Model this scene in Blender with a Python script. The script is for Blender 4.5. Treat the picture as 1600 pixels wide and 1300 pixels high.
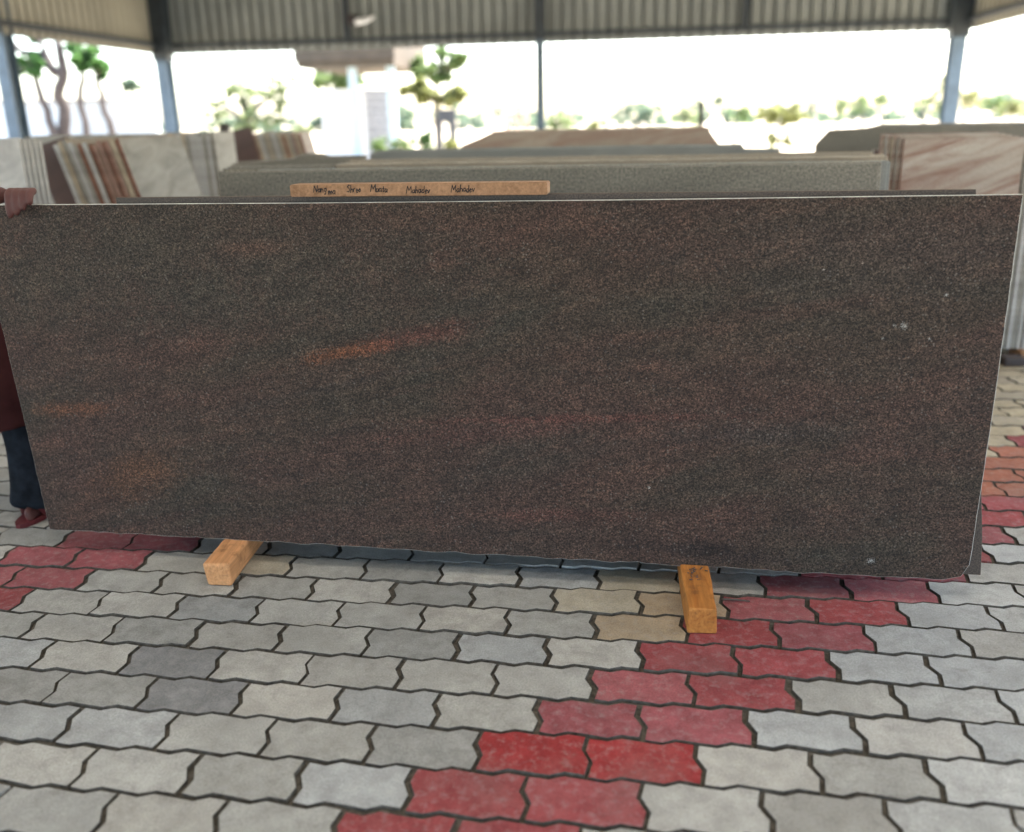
import bpy, bmesh, math, random
from mathutils import Vector, Matrix, noise
R = math.radians
random.seed(7)
for o in list(bpy.data.objects): bpy.data.objects.remove(o)
scene = bpy.context.scene
col = scene.collection

# ------------------------------------------------------------------ camera
FPX = 1415.0
CAM = Vector((0.312, -1.709, 1.367))
YAW, PITCH, ROLL = R(-7.222), R(18.058), R(1.166)
ca, sa = math.cos(YAW), math.sin(YAW); cb, sb = math.cos(PITCH), math.sin(PITCH)
def _rz(v): return Vector((ca*v[0]+sa*v[1], -sa*v[0]+ca*v[1], v[2]))
right0 = Vector((1, 0, 0)); fwd0 = Vector((0, cb, -sb)); down0 = Vector((0, -sb, -cb))
r2 = math.cos(ROLL)*right0 + math.sin(ROLL)*down0
d2 = -math.sin(ROLL)*right0 + math.cos(ROLL)*down0
RIGHT, DOWN, FWD = _rz(r2), _rz(d2), _rz(fwd0)
cd = bpy.data.cameras.new('camera'); cam = bpy.data.objects.new('camera', cd); col.objects.link(cam)
m = Matrix((RIGHT, -DOWN, -FWD)).transposed().to_4x4(); m.translation = CAM
cam.matrix_world = m
cd.sensor_width = 36; cd.lens = FPX/1600*36; cd.clip_end = 3000; cd.clip_start = 0.05
cd.dof.use_dof = True; cd.dof.focus_distance = 2.66; cd.dof.aperture_fstop = 1.3
scene.camera = cam
def ray(x, y): return FWD + RIGHT*((x-800)/FPX) + DOWN*((y-650)/FPX)
def at_y(x, y, Y):
    d = ray(x, y); return CAM + d*((Y-CAM.y)/d.y)
def proj(p):
    v = Vector(p)-CAM; z = v.dot(FWD)
    return 800+FPX*v.dot(RIGHT)/z, 650+FPX*v.dot(DOWN)/z, z

# ------------------------------------------------------------------ world, sun, exposure
SUN_EL, SUN_AZ = R(54), R(38)          # azimuth clockwise from +Y: beyond the shed, to the right
w = bpy.data.worlds.new('World'); scene.world = w; w.use_nodes = True
nt = w.node_tree; bg = nt.nodes['Background']
sky = nt.nodes.new('ShaderNodeTexSky'); sky.sky_type = 'NISHITA'; sky.sun_disc = False
sky.sun_elevation = SUN_EL; sky.sun_rotation = SUN_AZ; sky.dust_density = 2.0; sky.air_density = 1.0
nt.links.new(sky.outputs[0], bg.inputs[0]); bg.inputs[1].default_value = 0.15
sd = bpy.data.lights.new('sun', 'SUN'); sd.energy = 4.0; sd.angle = R(0.6); sd.color = (1, 0.94, 0.84)
sun = bpy.data.objects.new('sun', sd); col.objects.link(sun)
tosun = Vector((math.sin(SUN_AZ)*math.cos(SUN_EL), math.cos(SUN_AZ)*math.cos(SUN_EL), math.sin(SUN_EL)))
sun.rotation_euler = tosun.to_track_quat('Z', 'Y').to_euler(); sun.location = (0, 0, 40)
scene.view_settings.view_transform = 'Standard'; scene.view_settings.look = 'None'
scene.view_settings.gamma = 1; scene.view_settings.exposure = 3.0
scene.render.engine = 'CYCLES'
scene.cycles.max_bounces = 10; scene.cycles.diffuse_bounces = 5

# ------------------------------------------------------------------ materials
class NT:
    def __init__(s, name):
        s.m = bpy.data.materials.new(name); s.m.use_nodes = True
        s.t = s.m.node_tree; s.b = s.t.nodes['Principled BSDF']; s.tc = None
    def n(s, typ, **kw):
        x = s.t.nodes.new(typ)
        for k, v in kw.items(): setattr(x, k, v)
        return x
    def l(s, a, b): s.t.links.new(a, b)
    def co(s, which='Object'):
        if not s.tc: s.tc = s.n('ShaderNodeTexCoord')
        return s.tc.outputs[which]
    def mapping(s, scale=(1, 1, 1), rot=(0, 0, 0), loc=(0, 0, 0), src=None):
        x = s.n('ShaderNodeMapping'); s.l(src or s.co(), x.inputs[0])
        x.inputs['Scale'].default_value = scale; x.inputs['Rotation'].default_value = rot; x.inputs['Location'].default_value = loc
        return x.outputs[0]
    def tilt(s, scale, deg, loc=(0, 0, 0)):     # turn by deg about Y first, then stretch
        return s.mapping(scale, (0, 0, 0), loc, s.mapping((1, 1, 1), (0, R(deg), 0)))
    def noise(s, scale, detail=3, rough=.55, vec=None, dist=0):
        x = s.n('ShaderNodeTexNoise'); s.l(vec or s.co(), x.inputs['Vector'])
        x.inputs['Scale'].default_value = scale; x.inputs['Detail'].default_value = detail
        x.inputs['Roughness'].default_value = rough; x.inputs['Distortion'].default_value = dist
        return x.outputs['Fac']
    def vor(s, scale, out='Color', vec=None, feature='F1'):
        x = s.n('ShaderNodeTexVoronoi', feature=feature); s.l(vec or s.co(), x.inputs['Vector'])
        x.inputs['Scale'].default_value = scale
        return x.outputs[out]
    def ramp(s, fac, stops, interp='LINEAR'):
        x = s.n('ShaderNodeValToRGB'); s.l(fac, x.inputs[0]); e = x.color_ramp; e.interpolation = interp
        while len(e.elements) < len(stops): e.elements.new(.5)
        for el, (p, c) in zip(e.elements, stops):
            el.position = p; el.color = (*c, 1) if len(c) == 3 else c
        return x.outputs[0]
    def rng(s, v, a, b, c=0, d=1):
        x = s.n('ShaderNodeMapRange'); s.l(v, x.inputs[0])
        for i, q in enumerate((a, b, c, d)): x.inputs[i+1].default_value = q
        return x.outputs[0]
    def mix(s, fac, a, b, mode='MIX'):
        x = s.n('ShaderNodeMix', data_type='RGBA', blend_type=mode)
        for sock, v in ((x.inputs[0], fac), (x.inputs[6], a), (x.inputs[7], b)):
            if isinstance(v, (int, float)): sock.default_value = v
            elif isinstance(v, tuple): sock.default_value = (*v, 1)
            else: s.l(v, sock)
        return x.outputs[2]
    def math(s, op, a, b=None):
        x = s.n('ShaderNodeMath', operation=op)
        for i, v in enumerate((a, b)):
            if v is None: continue
            if isinstance(v, (int, float)): x.inputs[i].default_value = v
            else: s.l(v, x.inputs[i])
        return x.outputs[0]
    def bump(s, h, strength=.3, dist=.002):
        x = s.n('ShaderNodeBump'); s.l(h, x.inputs['Height'])
        x.inputs['Strength'].default_value = strength; x.inputs['Distance'].default_value = dist
        s.l(x.outputs[0], s.b.inputs['Normal'])
    def out(s, color=None, rough=None, spec=None, metal=None):
        if color is not None:
            if isinstance(color, tuple): s.b.inputs['Base Color'].default_value = (*color, 1)
            else: s.l(color, s.b.inputs['Base Color'])
        if rough is not None:
            if isinstance(rough, (int, float)): s.b.inputs['Roughness'].default_value = rough
            else: s.l(rough, s.b.inputs['Roughness'])
        if spec is not None: s.b.inputs['Specular IOR Level'].default_value = spec
        if metal is not None: s.b.inputs['Metallic'].default_value = metal
        return s.m

def simple(name, c, rough=.7, var=.25, scale=8, spec=.3, bump=0, metal=0):
    t = NT(name); f = t.noise(scale, 4)
    lo = tuple(x*(1-var) for x in c); hi = tuple(min(1, x*(1+var)) for x in c)
    t.out(t.ramp(f, [(.3, lo), (.7, hi)]), rough, spec, metal)
    if bump: t.bump(t.noise(scale*12, 3), bump, .003)
    return t.m

def granite_main():
    t = NT('brown_granite'); co = t.co()
    # broad colour zones, drawn out along a shallow diagonal
    z1 = t.noise(1.0, 4, .55, t.tilt((1.0, 1, 3.6), 9), .4)
    z2 = t.noise(1.0, 5, .6, t.tilt((2.2, 1, 13), 12, (4, 0, 2)), .6)
    z3 = t.noise(1.0, 4, .6, t.tilt((4, 1, 10), 9, (9, 3, 1)), .3)
    base = t.ramp(z1, [(.30, (.033, .0285, .0215)), (.43, (.040, .028, .0205)), (.56, (.048, .028, .0215)), (.72, (.038, .0275, .0215))])
    base = t.mix(t.rng(z2, .52, .72, 0, .65), base, (.062, .033, .025))
    base = t.mix(t.rng(z3, .55, .75, 0, .45), base, (.024, .0215, .018))
    # placed blemishes of this very slab; greyer top zones hold painted sky reflection: (x, z, rx, rz, tilt, colour, amount)
    sep = t.n('ShaderNodeSeparateXYZ'); t.l(co, sep.inputs[0])
    wob = t.math('ADD', t.math('MULTIPLY', t.math('SUBTRACT', t.noise(9, 6, .7), .5), 2.4), t.math('MULTIPLY', t.math('SUBTRACT', t.noise(85, 4, .75), .5), 3.4))
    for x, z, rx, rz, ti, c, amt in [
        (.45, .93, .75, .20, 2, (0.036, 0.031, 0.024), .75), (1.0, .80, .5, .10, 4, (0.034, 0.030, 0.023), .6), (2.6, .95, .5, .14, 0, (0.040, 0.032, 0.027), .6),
        (1.09, .632, .15, .020, 12, (0.134, 0.046, 0.017), .62), (1.30, .683, .17, .028, 12, (0.080, 0.030, 0.023), .6),
        (.15, .425, .13, .022, 3, (0.107, 0.042, 0.021), .6), (.36, .215, .14, .075, 20, (0.077, 0.037, 0.020), .7),
        (.13, .07, .13, .05, 30, (0.057, 0.030, 0.021), .5), (1.78, .445, .42, .012, 3, (0.100, 0.034, 0.027), .42),
        (1.55, .40, .3, .03, 6, (0.071, 0.030, 0.025), .5), (2.15, .045, .22, .03, -3, (0.020, 0.014, 0.013), .75),
        (1.44, .075, .08, .03, 0, (0.023, 0.017, 0.014), .6), (.95, .50, .40, .012, 14, (0.033, 0.027, 0.023), .5),
        (.80, .94, .11, .022, 3, (0.080, 0.042, 0.030), .5), (1.75, .14, .2, .02, 3, (0.080, 0.030, 0.025), .4),
        (2.35, .42, .25, .03, 4, (0.037, 0.031, 0.028), .5), (.55, .35, .35, .011, 12, (0.067, 0.042, 0.030), .4)]:
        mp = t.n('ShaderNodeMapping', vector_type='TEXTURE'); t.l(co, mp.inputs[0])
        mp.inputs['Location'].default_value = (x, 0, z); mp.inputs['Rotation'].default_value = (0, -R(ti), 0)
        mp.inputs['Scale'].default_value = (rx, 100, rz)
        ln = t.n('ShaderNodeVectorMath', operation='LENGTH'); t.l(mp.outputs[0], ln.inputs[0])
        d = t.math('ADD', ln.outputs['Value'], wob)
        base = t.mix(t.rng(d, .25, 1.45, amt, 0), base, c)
    # crystals
    g1 = t.noise(190, 3, .75); g2 = t.noise(95, 3, .65)
    k = t.n('ShaderNodeSeparateColor'); t.l(t.vor(260), k.inputs[0])
    mul = t.ramp(t.math('ADD', t.math('MULTIPLY', g1, .65), t.math('MULTIPLY', k.outputs[0], .35)),
                 [(.30, (.22, .22, .22)), (.43, (.68, .68, .68)), (.55, (1.05, 1.04, 1.02)), (.68, (2.1, 2.05, 1.98))])
    colr = t.mix(1.0, base, mul, 'MULTIPLY')
    colr = t.mix(1.0, colr, t.ramp(g2, [(.3, (.72, .72, .72)), (.7, (1.3, 1.3, 1.3))]), 'MULTIPLY')
    # mottling and thin wisps that follow the bedding
    mot = t.noise(1.0, 5, .65, t.tilt((9, 1, 26), 12, (2, 0, 5)), .8)
    colr = t.mix(1.0, colr, t.ramp(mot, [(.30, (.66, .67, .68)), (.5, (1, 1, 1)), (.70, (1.34, 1.30, 1.27))]), 'MULTIPLY')
    wis = t.noise(1.0, 4, .6, t.tilt((1.6, 1, 30), 13, (7, 0, 3)), 1.4)
    wm = t.rng(t.math('ABSOLUTE', t.math('SUBTRACT', wis, .5)), 0, .022, 1, 0)
    colr = t.mix(t.math('MULTIPLY', wm, t.rng(t.noise(2.2, 3), .48, .62, 0, .55)), colr, (.017, .015, .013))
    big = t.noise(6, 4)
    sp = t.n('ShaderNodeSeparateColor'); t.l(t.vor(105), sp.inputs[0])
    spd = t.vor(105, 'Distance')
    pale = t.math('MULTIPLY', t.math('GREATER_THAN', sp.outputs[1], .93), t.rng(spd, .16, .34, 1, 0))
    colr = t.mix(t.math('MULTIPLY', pale, t.rng(big, .35, .7, .15, .8)), colr, (.15, .13, .115))
    sp2 = t.n('ShaderNodeSeparateColor'); t.l(t.vor(80), sp2.inputs[0])
    dk = t.math('MULTIPLY', t.math('GREATER_THAN', sp2.outputs[2], .88), t.rng(t.vor(80, 'Distance'), .22, .42, 1, 0))
    colr = t.mix(t.math('MULTIPLY', dk, t.rng(big, .35, .65, .1, .85)), colr, (.012, .012, .012))
    w2 = t.math('MULTIPLY', t.math('SUBTRACT', t.noise(260, 4, .75), .42), 4.5)
    for x, z, rx, rz, c in [(2.672, .735, .014, .016, (.42, .42, .40)), (2.648, .735, .008, .007, (.36, .35, .33)), (2.646, .042, .017, .012, (.45, .44, .42)),
                            (2.521, .862, .015, .007, (.006, .006, .006)), (2.44, .80, .013, .005, (.01, .01, .01)),
                            (2.77, .82, .008, .008, (.45, .44, .42)), (2.80, .815, .014, .012, (.012, .012, .012)), (2.745, .80, .012, .008, (.012, .012, .012)),
                            (2.0, .24, .007, .008, (.5, .48, .46)), (2.55, .905, .005, .005, (.5, .4, .36)), (2.45, .885, .006, .006, (.4, .36, .34)),
                            (.42, .97, .012, .011, (.02, .02, .02)), (1.72, 1.02, .012, .01, (.015, .015, .015)), (2.62, .70, .006, .006, (.35, .35, .33)),
                            (2.74, .70, .006, .007, (.4, .4, .38)), (2.42, .45, .03, .010, (.02, .02, .02)), (2.30, .46, .02, .006, (.025, .02, .02))]:
        mp = t.n('ShaderNodeMapping', vector_type='TEXTURE'); t.l(co, mp.inputs[0])
        mp.inputs['Location'].default_value = (x, 0, z); mp.inputs['Scale'].default_value = (rx, 100, rz)
        ln = t.n('ShaderNodeVectorMath', operation='LENGTH'); t.l(mp.outputs[0], ln.inputs[0])
        colr = t.mix(t.rng(t.math('ADD', ln.outputs['Value'], w2), .35, .95, .6, 0), colr, c)
    t.out(colr, t.rng(g1, .3, .7, .58, .78), .28)
    t.bump(t.math('ADD', g1, t.math('MULTIPLY', g2, .8)), .55, .0022)
    return t.m

def stone(name, a, b, grain=.35, vein=None, rot=10, vs=(1.2, 1, 5), rough=.5, gs=160):
    t = NT(name)
    z = t.noise(1, 5, .6, t.tilt(vs, rot, (random.random()*9, 0, 0)), .8)
    c = t.ramp(z, [(.32, a), (.68, b)])
    if vein:
        z2 = t.noise(1, 6, .62, t.tilt((vs[0]*1.5, 1, vs[2]*1.6), rot, (3, 0, 7)), 1.2)
        c = t.mix(t.rng(z2, .43, .60, 0, .9), c, vein)
    g = t.noise(gs, 3, .7)
    c = t.mix(1.0, c, t.ramp(g, [(.3, (1-grain*1.6,)*3), (.7, (1+grain*1.6,)*3)]), 'MULTIPLY')
    t.out(c, rough, .4); t.bump(g, .25, .001)
    return t.m

def edge_mat(name, c, var=.35):
    t = NT(name)
    f = t.noise(1, 4, .6, t.mapping((9, 30, 14)))
    g = t.noise(120, 3)
    k = t.ramp(f, [(.3, tuple(x*(1-var) for x in c)), (.7, tuple(min(.8, x*(1+var)) for x in c))])
    k = t.mix(1.0, k, t.ramp(g, [(.3, (.75,)*3), (.7, (1.25,)*3)]), 'MULTIPLY')
    t.out(k, .75, .25); return t.m

def paver_mat(name, attr):
    t = NT(name)
    if attr:
        a = t.n('ShaderNodeAttribute', attribute_name='tint'); base = a.outputs['Color']
    else:
        a = t.n('ShaderNodeObjectInfo'); base = a.outputs['Color']
    wco = t.n('ShaderNodeNewGeometry').outputs['Position']
    n1 = t.noise(16, 5, .65, wco); n2 = t.noise(230, 3, .7, wco); n3 = t.noise(4, 4, .6, wco); n4 = t.noise(42, 4, .65, wco)
    c = t.mix(1.0, base, t.ramp(n1, [(.3, (.74, .735, .73)), (.68, (1.17, 1.18, 1.18))]), 'MULTIPLY')
    c = t.mix(1.0, c, t.ramp(n2, [(.3, (.74,)*3), (.72, (1.26,)*3)]), 'MULTIPLY')
    # pale cement dust worn over the surface, grime in patches
    c = t.mix(t.rng(n4, .50, .72, 0, .32), c, (.34, .325, .315))
    c = t.mix(t.rng(n3, .50, .72, 0, .36), c, (.13, .125, .115))
    n5 = t.noise(7, 6, .72, wco, 1.5)
    c = t.mix(t.rng(n5, .60, .72, 0, .35), c, (.12, .11, .095))
    t.out(c, .85, .2); t.bump(t.math('ADD', n2, n1), .35, .002)
    return t.m

def wood(name, a, b):
    t = NT(name)
    g = t.noise(1, 6, .65, t.mapping((26, 3, 26)), 1.5)
    f = t.noise(1, 4, .6, t.mapping((120, 8, 120)))
    c = t.mix(t.rng(g, .35, .65), a, b)
    c = t.mix(1.0, c, t.ramp(f, [(.3, (.78,)*3), (.7, (1.18,)*3)]), 'MULTIPLY')
    st = t.noise(17, 5, .7)
    c = t.mix(t.rng(st, .52, .74, 0, .75), c, (.10, .05, .022))
    t.out(c, .7, .25); t.bump(f, .4, .0015); return t.m

def leafmat(name, a, b):
    t = NT(name)
    g = t.n('ShaderNodeNewGeometry'); r = g.outputs['Random Per Island']
    t.out(t.ramp(r, [(0, a), (1, b)]), .55, .3)
    t.b.inputs['Transmission Weight'].default_value = 0
    tr = t.n('ShaderNodeBsdfTranslucent'); t.l(t.ramp(r, [(0, a), (1, b)]), tr.inputs[0])
    mx = t.n('ShaderNodeMixShader'); mx.inputs[0].default_value = .5
    t.l(t.b.outputs[0], mx.inputs[1]); t.l(tr.outputs[0], mx.inputs[2])
    o = t.t.nodes['Material Output']; t.l(mx.outputs[0], o.inputs[0])
    return t.m

M = {}
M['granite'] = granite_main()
M['granite2'] = stone('dark_brown_granite', (.042, .032, .026), (.062, .044, .035), .5, gs=210)
M['edge_pale'] = edge_mat('sawn_edge_pale', (.42, .41, .38))
M['edge_dark'] = edge_mat('sawn_edge_brown', (.085, .062, .047))
M['edge_grey'] = edge_mat('sawn_edge_grey', (.26, .245, .215))
M['edge_tan'] = edge_mat('sawn_edge_tan', (.36, .30, .22))
M['edge_blue'] = edge_mat('sawn_edge_blue_grey', (.27, .29, .285))
M['edge_pink'] = edge_mat('sawn_edge_pink', (.27, .17, .135))
M['edge_white'] = edge_mat('sawn_edge_white', (.40, .39, .37), .25)
M['edge_rust'] = edge_mat('sawn_edge_rust', (.20, .095, .065))
M['grey'] = stone('grey_speckled_granite', (.115, .104, .082), (.155, .14, .112), .45, gs=110)
M['tan'] = stone('tan_granite', (.20, .165, .12), (.27, .22, .165), .3)
M['blue'] = stone('blue_grey_granite', (.14, .142, .132), (.19, .192, .178), .3)
M['brown'] = stone('brown_pink_granite', (.28, .225, .175), (.34, .275, .215), .35, (.25, .16, .12))
M['pink'] = stone('pink_veined_granite', (.30, .25, .205), (.37, .325, .275), .25, (.185, .095, .068), rot=17, vs=(1.0, 1, 6))
M['wavy'] = stone('grey_wavy_granite', (.22, .21, .185), (.30, .285, .255), .15, (.17, .16, .143), rot=14, vs=(1.6, 1, 6))
M['white'] = stone('white_marble', (.42, .41, .39), (.50, .49, .47), .08, (.34, .33, .32), vs=(2, 1, 2))
M['maroon'] = stone('maroon_granite', (.075, .045, .038), (.105, .060, .050), .3)
M['paver'] = paver_mat('concrete_paver', False)
M['paver_joined'] = paver_mat('concrete_paver_joined', True)
M['sand'] = simple('joint_sand', (.085, .078, .067), .95, .45, 60, .1, .3)
M['wood1'] = wood('pale_orange_timber', (.50, .235, .10), (.60, .31, .145))
M['wood2'] = wood('orange_timber', (.32, .115, .025), (.46, .195, .05))
M['wood3'] = wood('planed_plank_wood', (.26, .145, .08), (.34, .195, .11))
M['ink'] = simple('black_marker_ink', (.012, .011, .012), .6, .2)
M['steel'] = simple('blue_painted_steel', (.10, .145, .185), .45, .2, 5, .5)
M['steel_dark'] = simple('dark_blue_steel', (.020, .028, .034), .5, .25, 4, .5)
M['rack'] = simple('rusty_dark_steel', (.045, .038, .034), .7, .4, 30)
M['sheet'] = simple('galvanised_sheet', (.25, .265, .245), .5, .12, 1.2, .35)
M['sheet_warm'] = simple('dusty_galvanised_sheet', (.31, .295, .235), .55, .12, 1.2, .35)
def fibre():
    t = NT('translucent_fibreglass'); tr = t.n('ShaderNodeBsdfTranslucent'); tr.inputs[0].default_value = (.60, .55, .46, 1)
    t.out((.58, .52, .42), .6)
    mx = t.n('ShaderNodeMixShader'); mx.inputs[0].default_value = .8
    t.l(t.b.outputs[0], mx.inputs[1]); t.l(tr.outputs[0], mx.inputs[2]); t.l(mx.outputs[0], t.t.nodes['Material Output'].inputs[0])
    return t.m
M['fibreglass'] = fibre()
M['lampwhite'] = simple('white_enamel', (.75, .75, .74), .4, .05)
M['lampdark'] = simple('dark_bracket', (.05, .04, .04), .5, .2)
M['ground'] = simple('dry_sandy_ground', (.40, .345, .26), .95, .2, .4, .1)
M['plaster'] = simple('pale_blue_plaster', (.55, .60, .63), .85, .06, 2)
M['whitewash'] = simple('whitewashed_wall', (.72, .71, .69), .85, .05, 2)
M['roofslab'] = simple('brown_eave_board', (.085, .068, .05), .8, .2, 3)
M['block'] = simple('grey_concrete_block', (.36, .345, .345), .9, .15, 6)
M['pipe'] = simple('pale_blue_column_paint', (.45, .56, .62), .6, .08, 3)
M['darkpanel'] = simple('dark_grey_panel', (.07, .075, .085), .7, .15, 3)
M['pinkpost'] = simple('pink_painted_post', (.50, .30, .24), .8, .1, 3)
M['straw'] = simple('straw_canopy', (.52, .46, .30), .9, .12, 4)
M['bark'] = simple('grey_brown_bark', (.085, .07, .064), .9, .3, 9)
M['leaf_mid'] = leafmat('mid_green_leaf', (.095, .155, .055), (.18, .25, .095))
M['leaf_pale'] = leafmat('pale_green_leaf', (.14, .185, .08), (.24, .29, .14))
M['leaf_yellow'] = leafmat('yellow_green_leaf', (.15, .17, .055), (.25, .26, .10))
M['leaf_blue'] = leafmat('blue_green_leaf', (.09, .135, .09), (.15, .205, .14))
M['leaf_deep'] = leafmat('deep_green_leaf', (.045, .12, .03), (.10, .20, .06))
def skinm(name, c, rough=.55):
    t = NT(name); t.out(t.ramp(t.noise(20, 4), [(.3, tuple(x*.85 for x in c)), (.7, tuple(x*1.1 for x in c))]), rough, .35)
    t.b.inputs['Subsurface Weight'].default_value = .08; t.b.inputs['Subsurface Radius'].default_value = (.01, .004, .002)
    return t.m
M['skin'] = skinm('brown_skin', (.085, .030, .026))
M['hair'] = simple('black_hair', (.012, .011, .011), .5, .3, 60)
M['kurta'] = simple('maroon_cloth', (.038, .012, .012), .9, .25, 14, .1)
M['jeans'] = simple('dark_denim', (.010, .0125, .017), .9, .55, 22, .1)
M['sandal'] = simple('red_sandal', (.095, .014, .016), .6, .2, 10)
M['eyewhite'] = simple('eye_white', (.6, .58, .55), .3, .05)

# ------------------------------------------------------------------ mesh helpers
class MB:
    def __init__(s): s.v = []; s.f = []; s.mi = []
    def add(s, vs, fs, mi=0):
        o = len(s.v); s.v += [tuple(x) for x in vs]
        for f in fs: s.f.append([i+o for i in f]); s.mi.append(mi)
    def box(s, a, b, mi=0, mat=None):
        x0, y0, z0 = a; x1, y1, z1 = b
        vs = [Vector(p) for p in ((x0,y0,z0),(x1,y0,z0),(x1,y1,z0),(x0,y1,z0),(x0,y0,z1),(x1,y0,z1),(x1,y1,z1),(x0,y1,z1))]
        if mat: vs = [mat @ v for v in vs]
        s.add(vs, [(3,2,1,0),(4,5,6,7),(0,1,5,4),(1,2,6,5),(2,3,7,6),(3,0,4,7)], mi)
    def bar(s, p, q, w, h, mi=0, up=(0, 0, 1)):
        p = Vector(p); q = Vector(q); d = (q-p); L = d.length; d.normalize()
        u = Vector(up)
        if abs(d.dot(u)) > .97: u = Vector((0, 1, 0))
        x = d.cross(u).normalized(); y = x.cross(d)
        m4 = Matrix((x, y, d)).transposed().to_4x4(); m4.translation = p
        s.box((-w/2, -h/2, 0), (w/2, h/2, L), mi, m4)
    def tube(s, pts, rs, n=8, mi=0, cap=True):
        o = len(s.v); pts = [Vector(p) for p in pts]
        prev = None
        for i, p in enumerate(pts):
            d = (pts[min(i+1, len(pts)-1)]-pts[max(i-1, 0)]).normalized()
            u = prev if prev else (Vector((1, 0, 0)) if abs(d.x) < .9 else Vector((0, 1, 0)))
            x = (u - d*u.dot(d)).normalized(); y = d.cross(x); prev = x
            for k in range(n):
                a = 2*math.pi*k/n; s.v.append(tuple(p + (x*math.cos(a)+y*math.sin(a))*rs[i]))
        for i in range(len(pts)-1):
            for k in range(n):
                s.f.append([o+i*n+k, o+i*n+(k+1)%n, o+(i+1)*n+(k+1)%n, o+(i+1)*n+k]); s.mi.append(mi)
        if cap:
            s.f.append([o+k for k in range(n)][::-1]); s.mi.append(mi)
            e = o+(len(pts)-1)*n; s.f.append([e+k for k in range(n)]); s.mi.append(mi)
    def mesh(s, name, mats, smooth=False):
        me = bpy.data.meshes.new(name); me.from_pydata(s.v, [], s.f)
        for x in mats: me.materials.append(x)
        me.polygons.foreach_set('material_index', s.mi)
        if smooth: me.polygons.foreach_set('use_smooth', [True]*len(s.f))
        me.update(); return me
    def build(s, name, mats, parent=None, smooth=False):
        if not isinstance(mats, (list, tuple)): mats = [mats]
        return obj(name, s.mesh(name, mats, smooth), parent)
def obj(name, data, parent=None):
    o = bpy.data.objects.new(name, data); col.objects.link(o)
    if parent: o.parent = parent
    return o
def tag(o, label=None, cat=None, group=None, kind=None):
    if label: o['label'] = label
    if cat: o['category'] = cat
    if group: o['group'] = group
    if kind: o['kind'] = kind
    return o
def empty(name, loc, label, cat, group=None, rz=0):
    o = obj(name, None); o.location = loc; o.rotation_euler = (0, 0, rz); o.empty_display_size = .1
    return tag(o, label, cat, group)
def bevel(o, wdt, seg=2):
    b = o.modifiers.new('bevel', 'BEVEL'); b.width = wdt; b.segments = seg; b.limit_method = 'ANGLE'; b.angle_limit = R(40)

# ------------------------------------------------------------------ ground and paved floor
PL, PW = 0.25, 0.13986            # paver length and row pitch
XA, XB, YA, YB = -10.4, 7.1, -7.3, 18.9
g = MB(); g.add([(-900, -600, -.06), (900, -600, -.06), (900, 1400, -.06), (-900, 1400, -.06)], [(0, 1, 2, 3)])
tag(g.build('ground', M['ground']), kind='structure')
rx0, rx1, ry0, ry1 = -3.875, 3.875, -14*PW, 38*PW
def brickfloor():
    t = NT('far_paving'); wco = t.n('ShaderNodeNewGeometry').outputs['Position']
    b = t.n('ShaderNodeTexBrick'); t.l(wco, b.inputs[0]); b.inputs['Scale'].default_value = 1
    b.inputs['Brick Width'].default_value = PL; b.inputs['Row Height'].default_value = PW; b.inputs['Mortar Size'].default_value = .006
    b.inputs['Color1'].default_value = (.34, .33, .31, 1); b.inputs['Color2'].default_value = (.28, .275, .26, 1); b.inputs['Mortar'].default_value = (.075, .068, .06, 1)
    t.out(t.mix(1.0, b.outputs[0], t.ramp(t.noise(5, 5, .6, wco), [(.3, (.8,)*3), (.7, (1.15,)*3)]), 'MULTIPLY'), .85, .2)
    return t.m
f = MB()
for x0, x1, y0, y1 in ((XA, rx0, YA, YB), (rx1, XB, YA, YB), (rx0, rx1, YA, ry0), (rx0, rx1, ry1, YB)):
    f.box((x0, y0, -.09), (x1, y1, -.006))
tag(f.build('hall_floor', brickfloor()), kind='structure')
f = MB(); f.box((rx0, ry0, -.09), (rx1, ry1, -.0095))
floor = tag(f.build('paved_floor', M['sand']), kind='structure')

def paver_outline(gap):
    a, b = .0092, .0066
    hx, hy = PL/2, PW/2
    def lx(t):                        # offset of a short joint at t (0 bottom .. 1 top)
        return [0, a, -a, 0][[0, .36, .64, 1].index(t)]
    pts = []
    for h in range(2):                # bottom long edge, left to right, two half periods
        for t, q in ((0, 0), (.36, -b), (.62, b)):
            pts.append((-hx + (h+t)*hx, -hy + q))
    for t in (0, .36, .64): pts.append((hx + lx(t), -hy + t*PW))
    for h in range(2):
        for t, q in ((1, 0), (.62, b), (.36, -b)):
            pts.append((-hx + (1-h)*hx + t*hx, hy + q))
    for t in (1, .64, .36): pts.append((-hx + lx(t), -hy + t*PW))
    # inset by gap
    n = len(pts); out = []
    for i in range(n):
        p0, p1, p2 = (Vector(pts[j % n]) for j in (i-1, i, i+1))
        e1 = (p1-p0).normalized(); e2 = (p2-p1).normalized()
        n1 = Vector((-e1.y, e1.x)); n2 = Vector((-e2.y, e2.x)); bi = (n1+n2); bi = bi/max(.6, bi.dot(n1))
        out.append(p1 + bi*gap)
    return out
def paver_mesh(gap, cham):
    o1 = paver_outline(gap+cham); o2 = paver_outline(gap); n = len(o1)
    vs = [(p.x, p.y, 0) for p in o1] + [(p.x, p.y, -.013) for p in o2]
    fs = [list(range(n))] + [[n+i, n+(i+1) % n, (i+1) % n, i] for i in range(n)]
    return vs, fs
PAV = []
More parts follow.
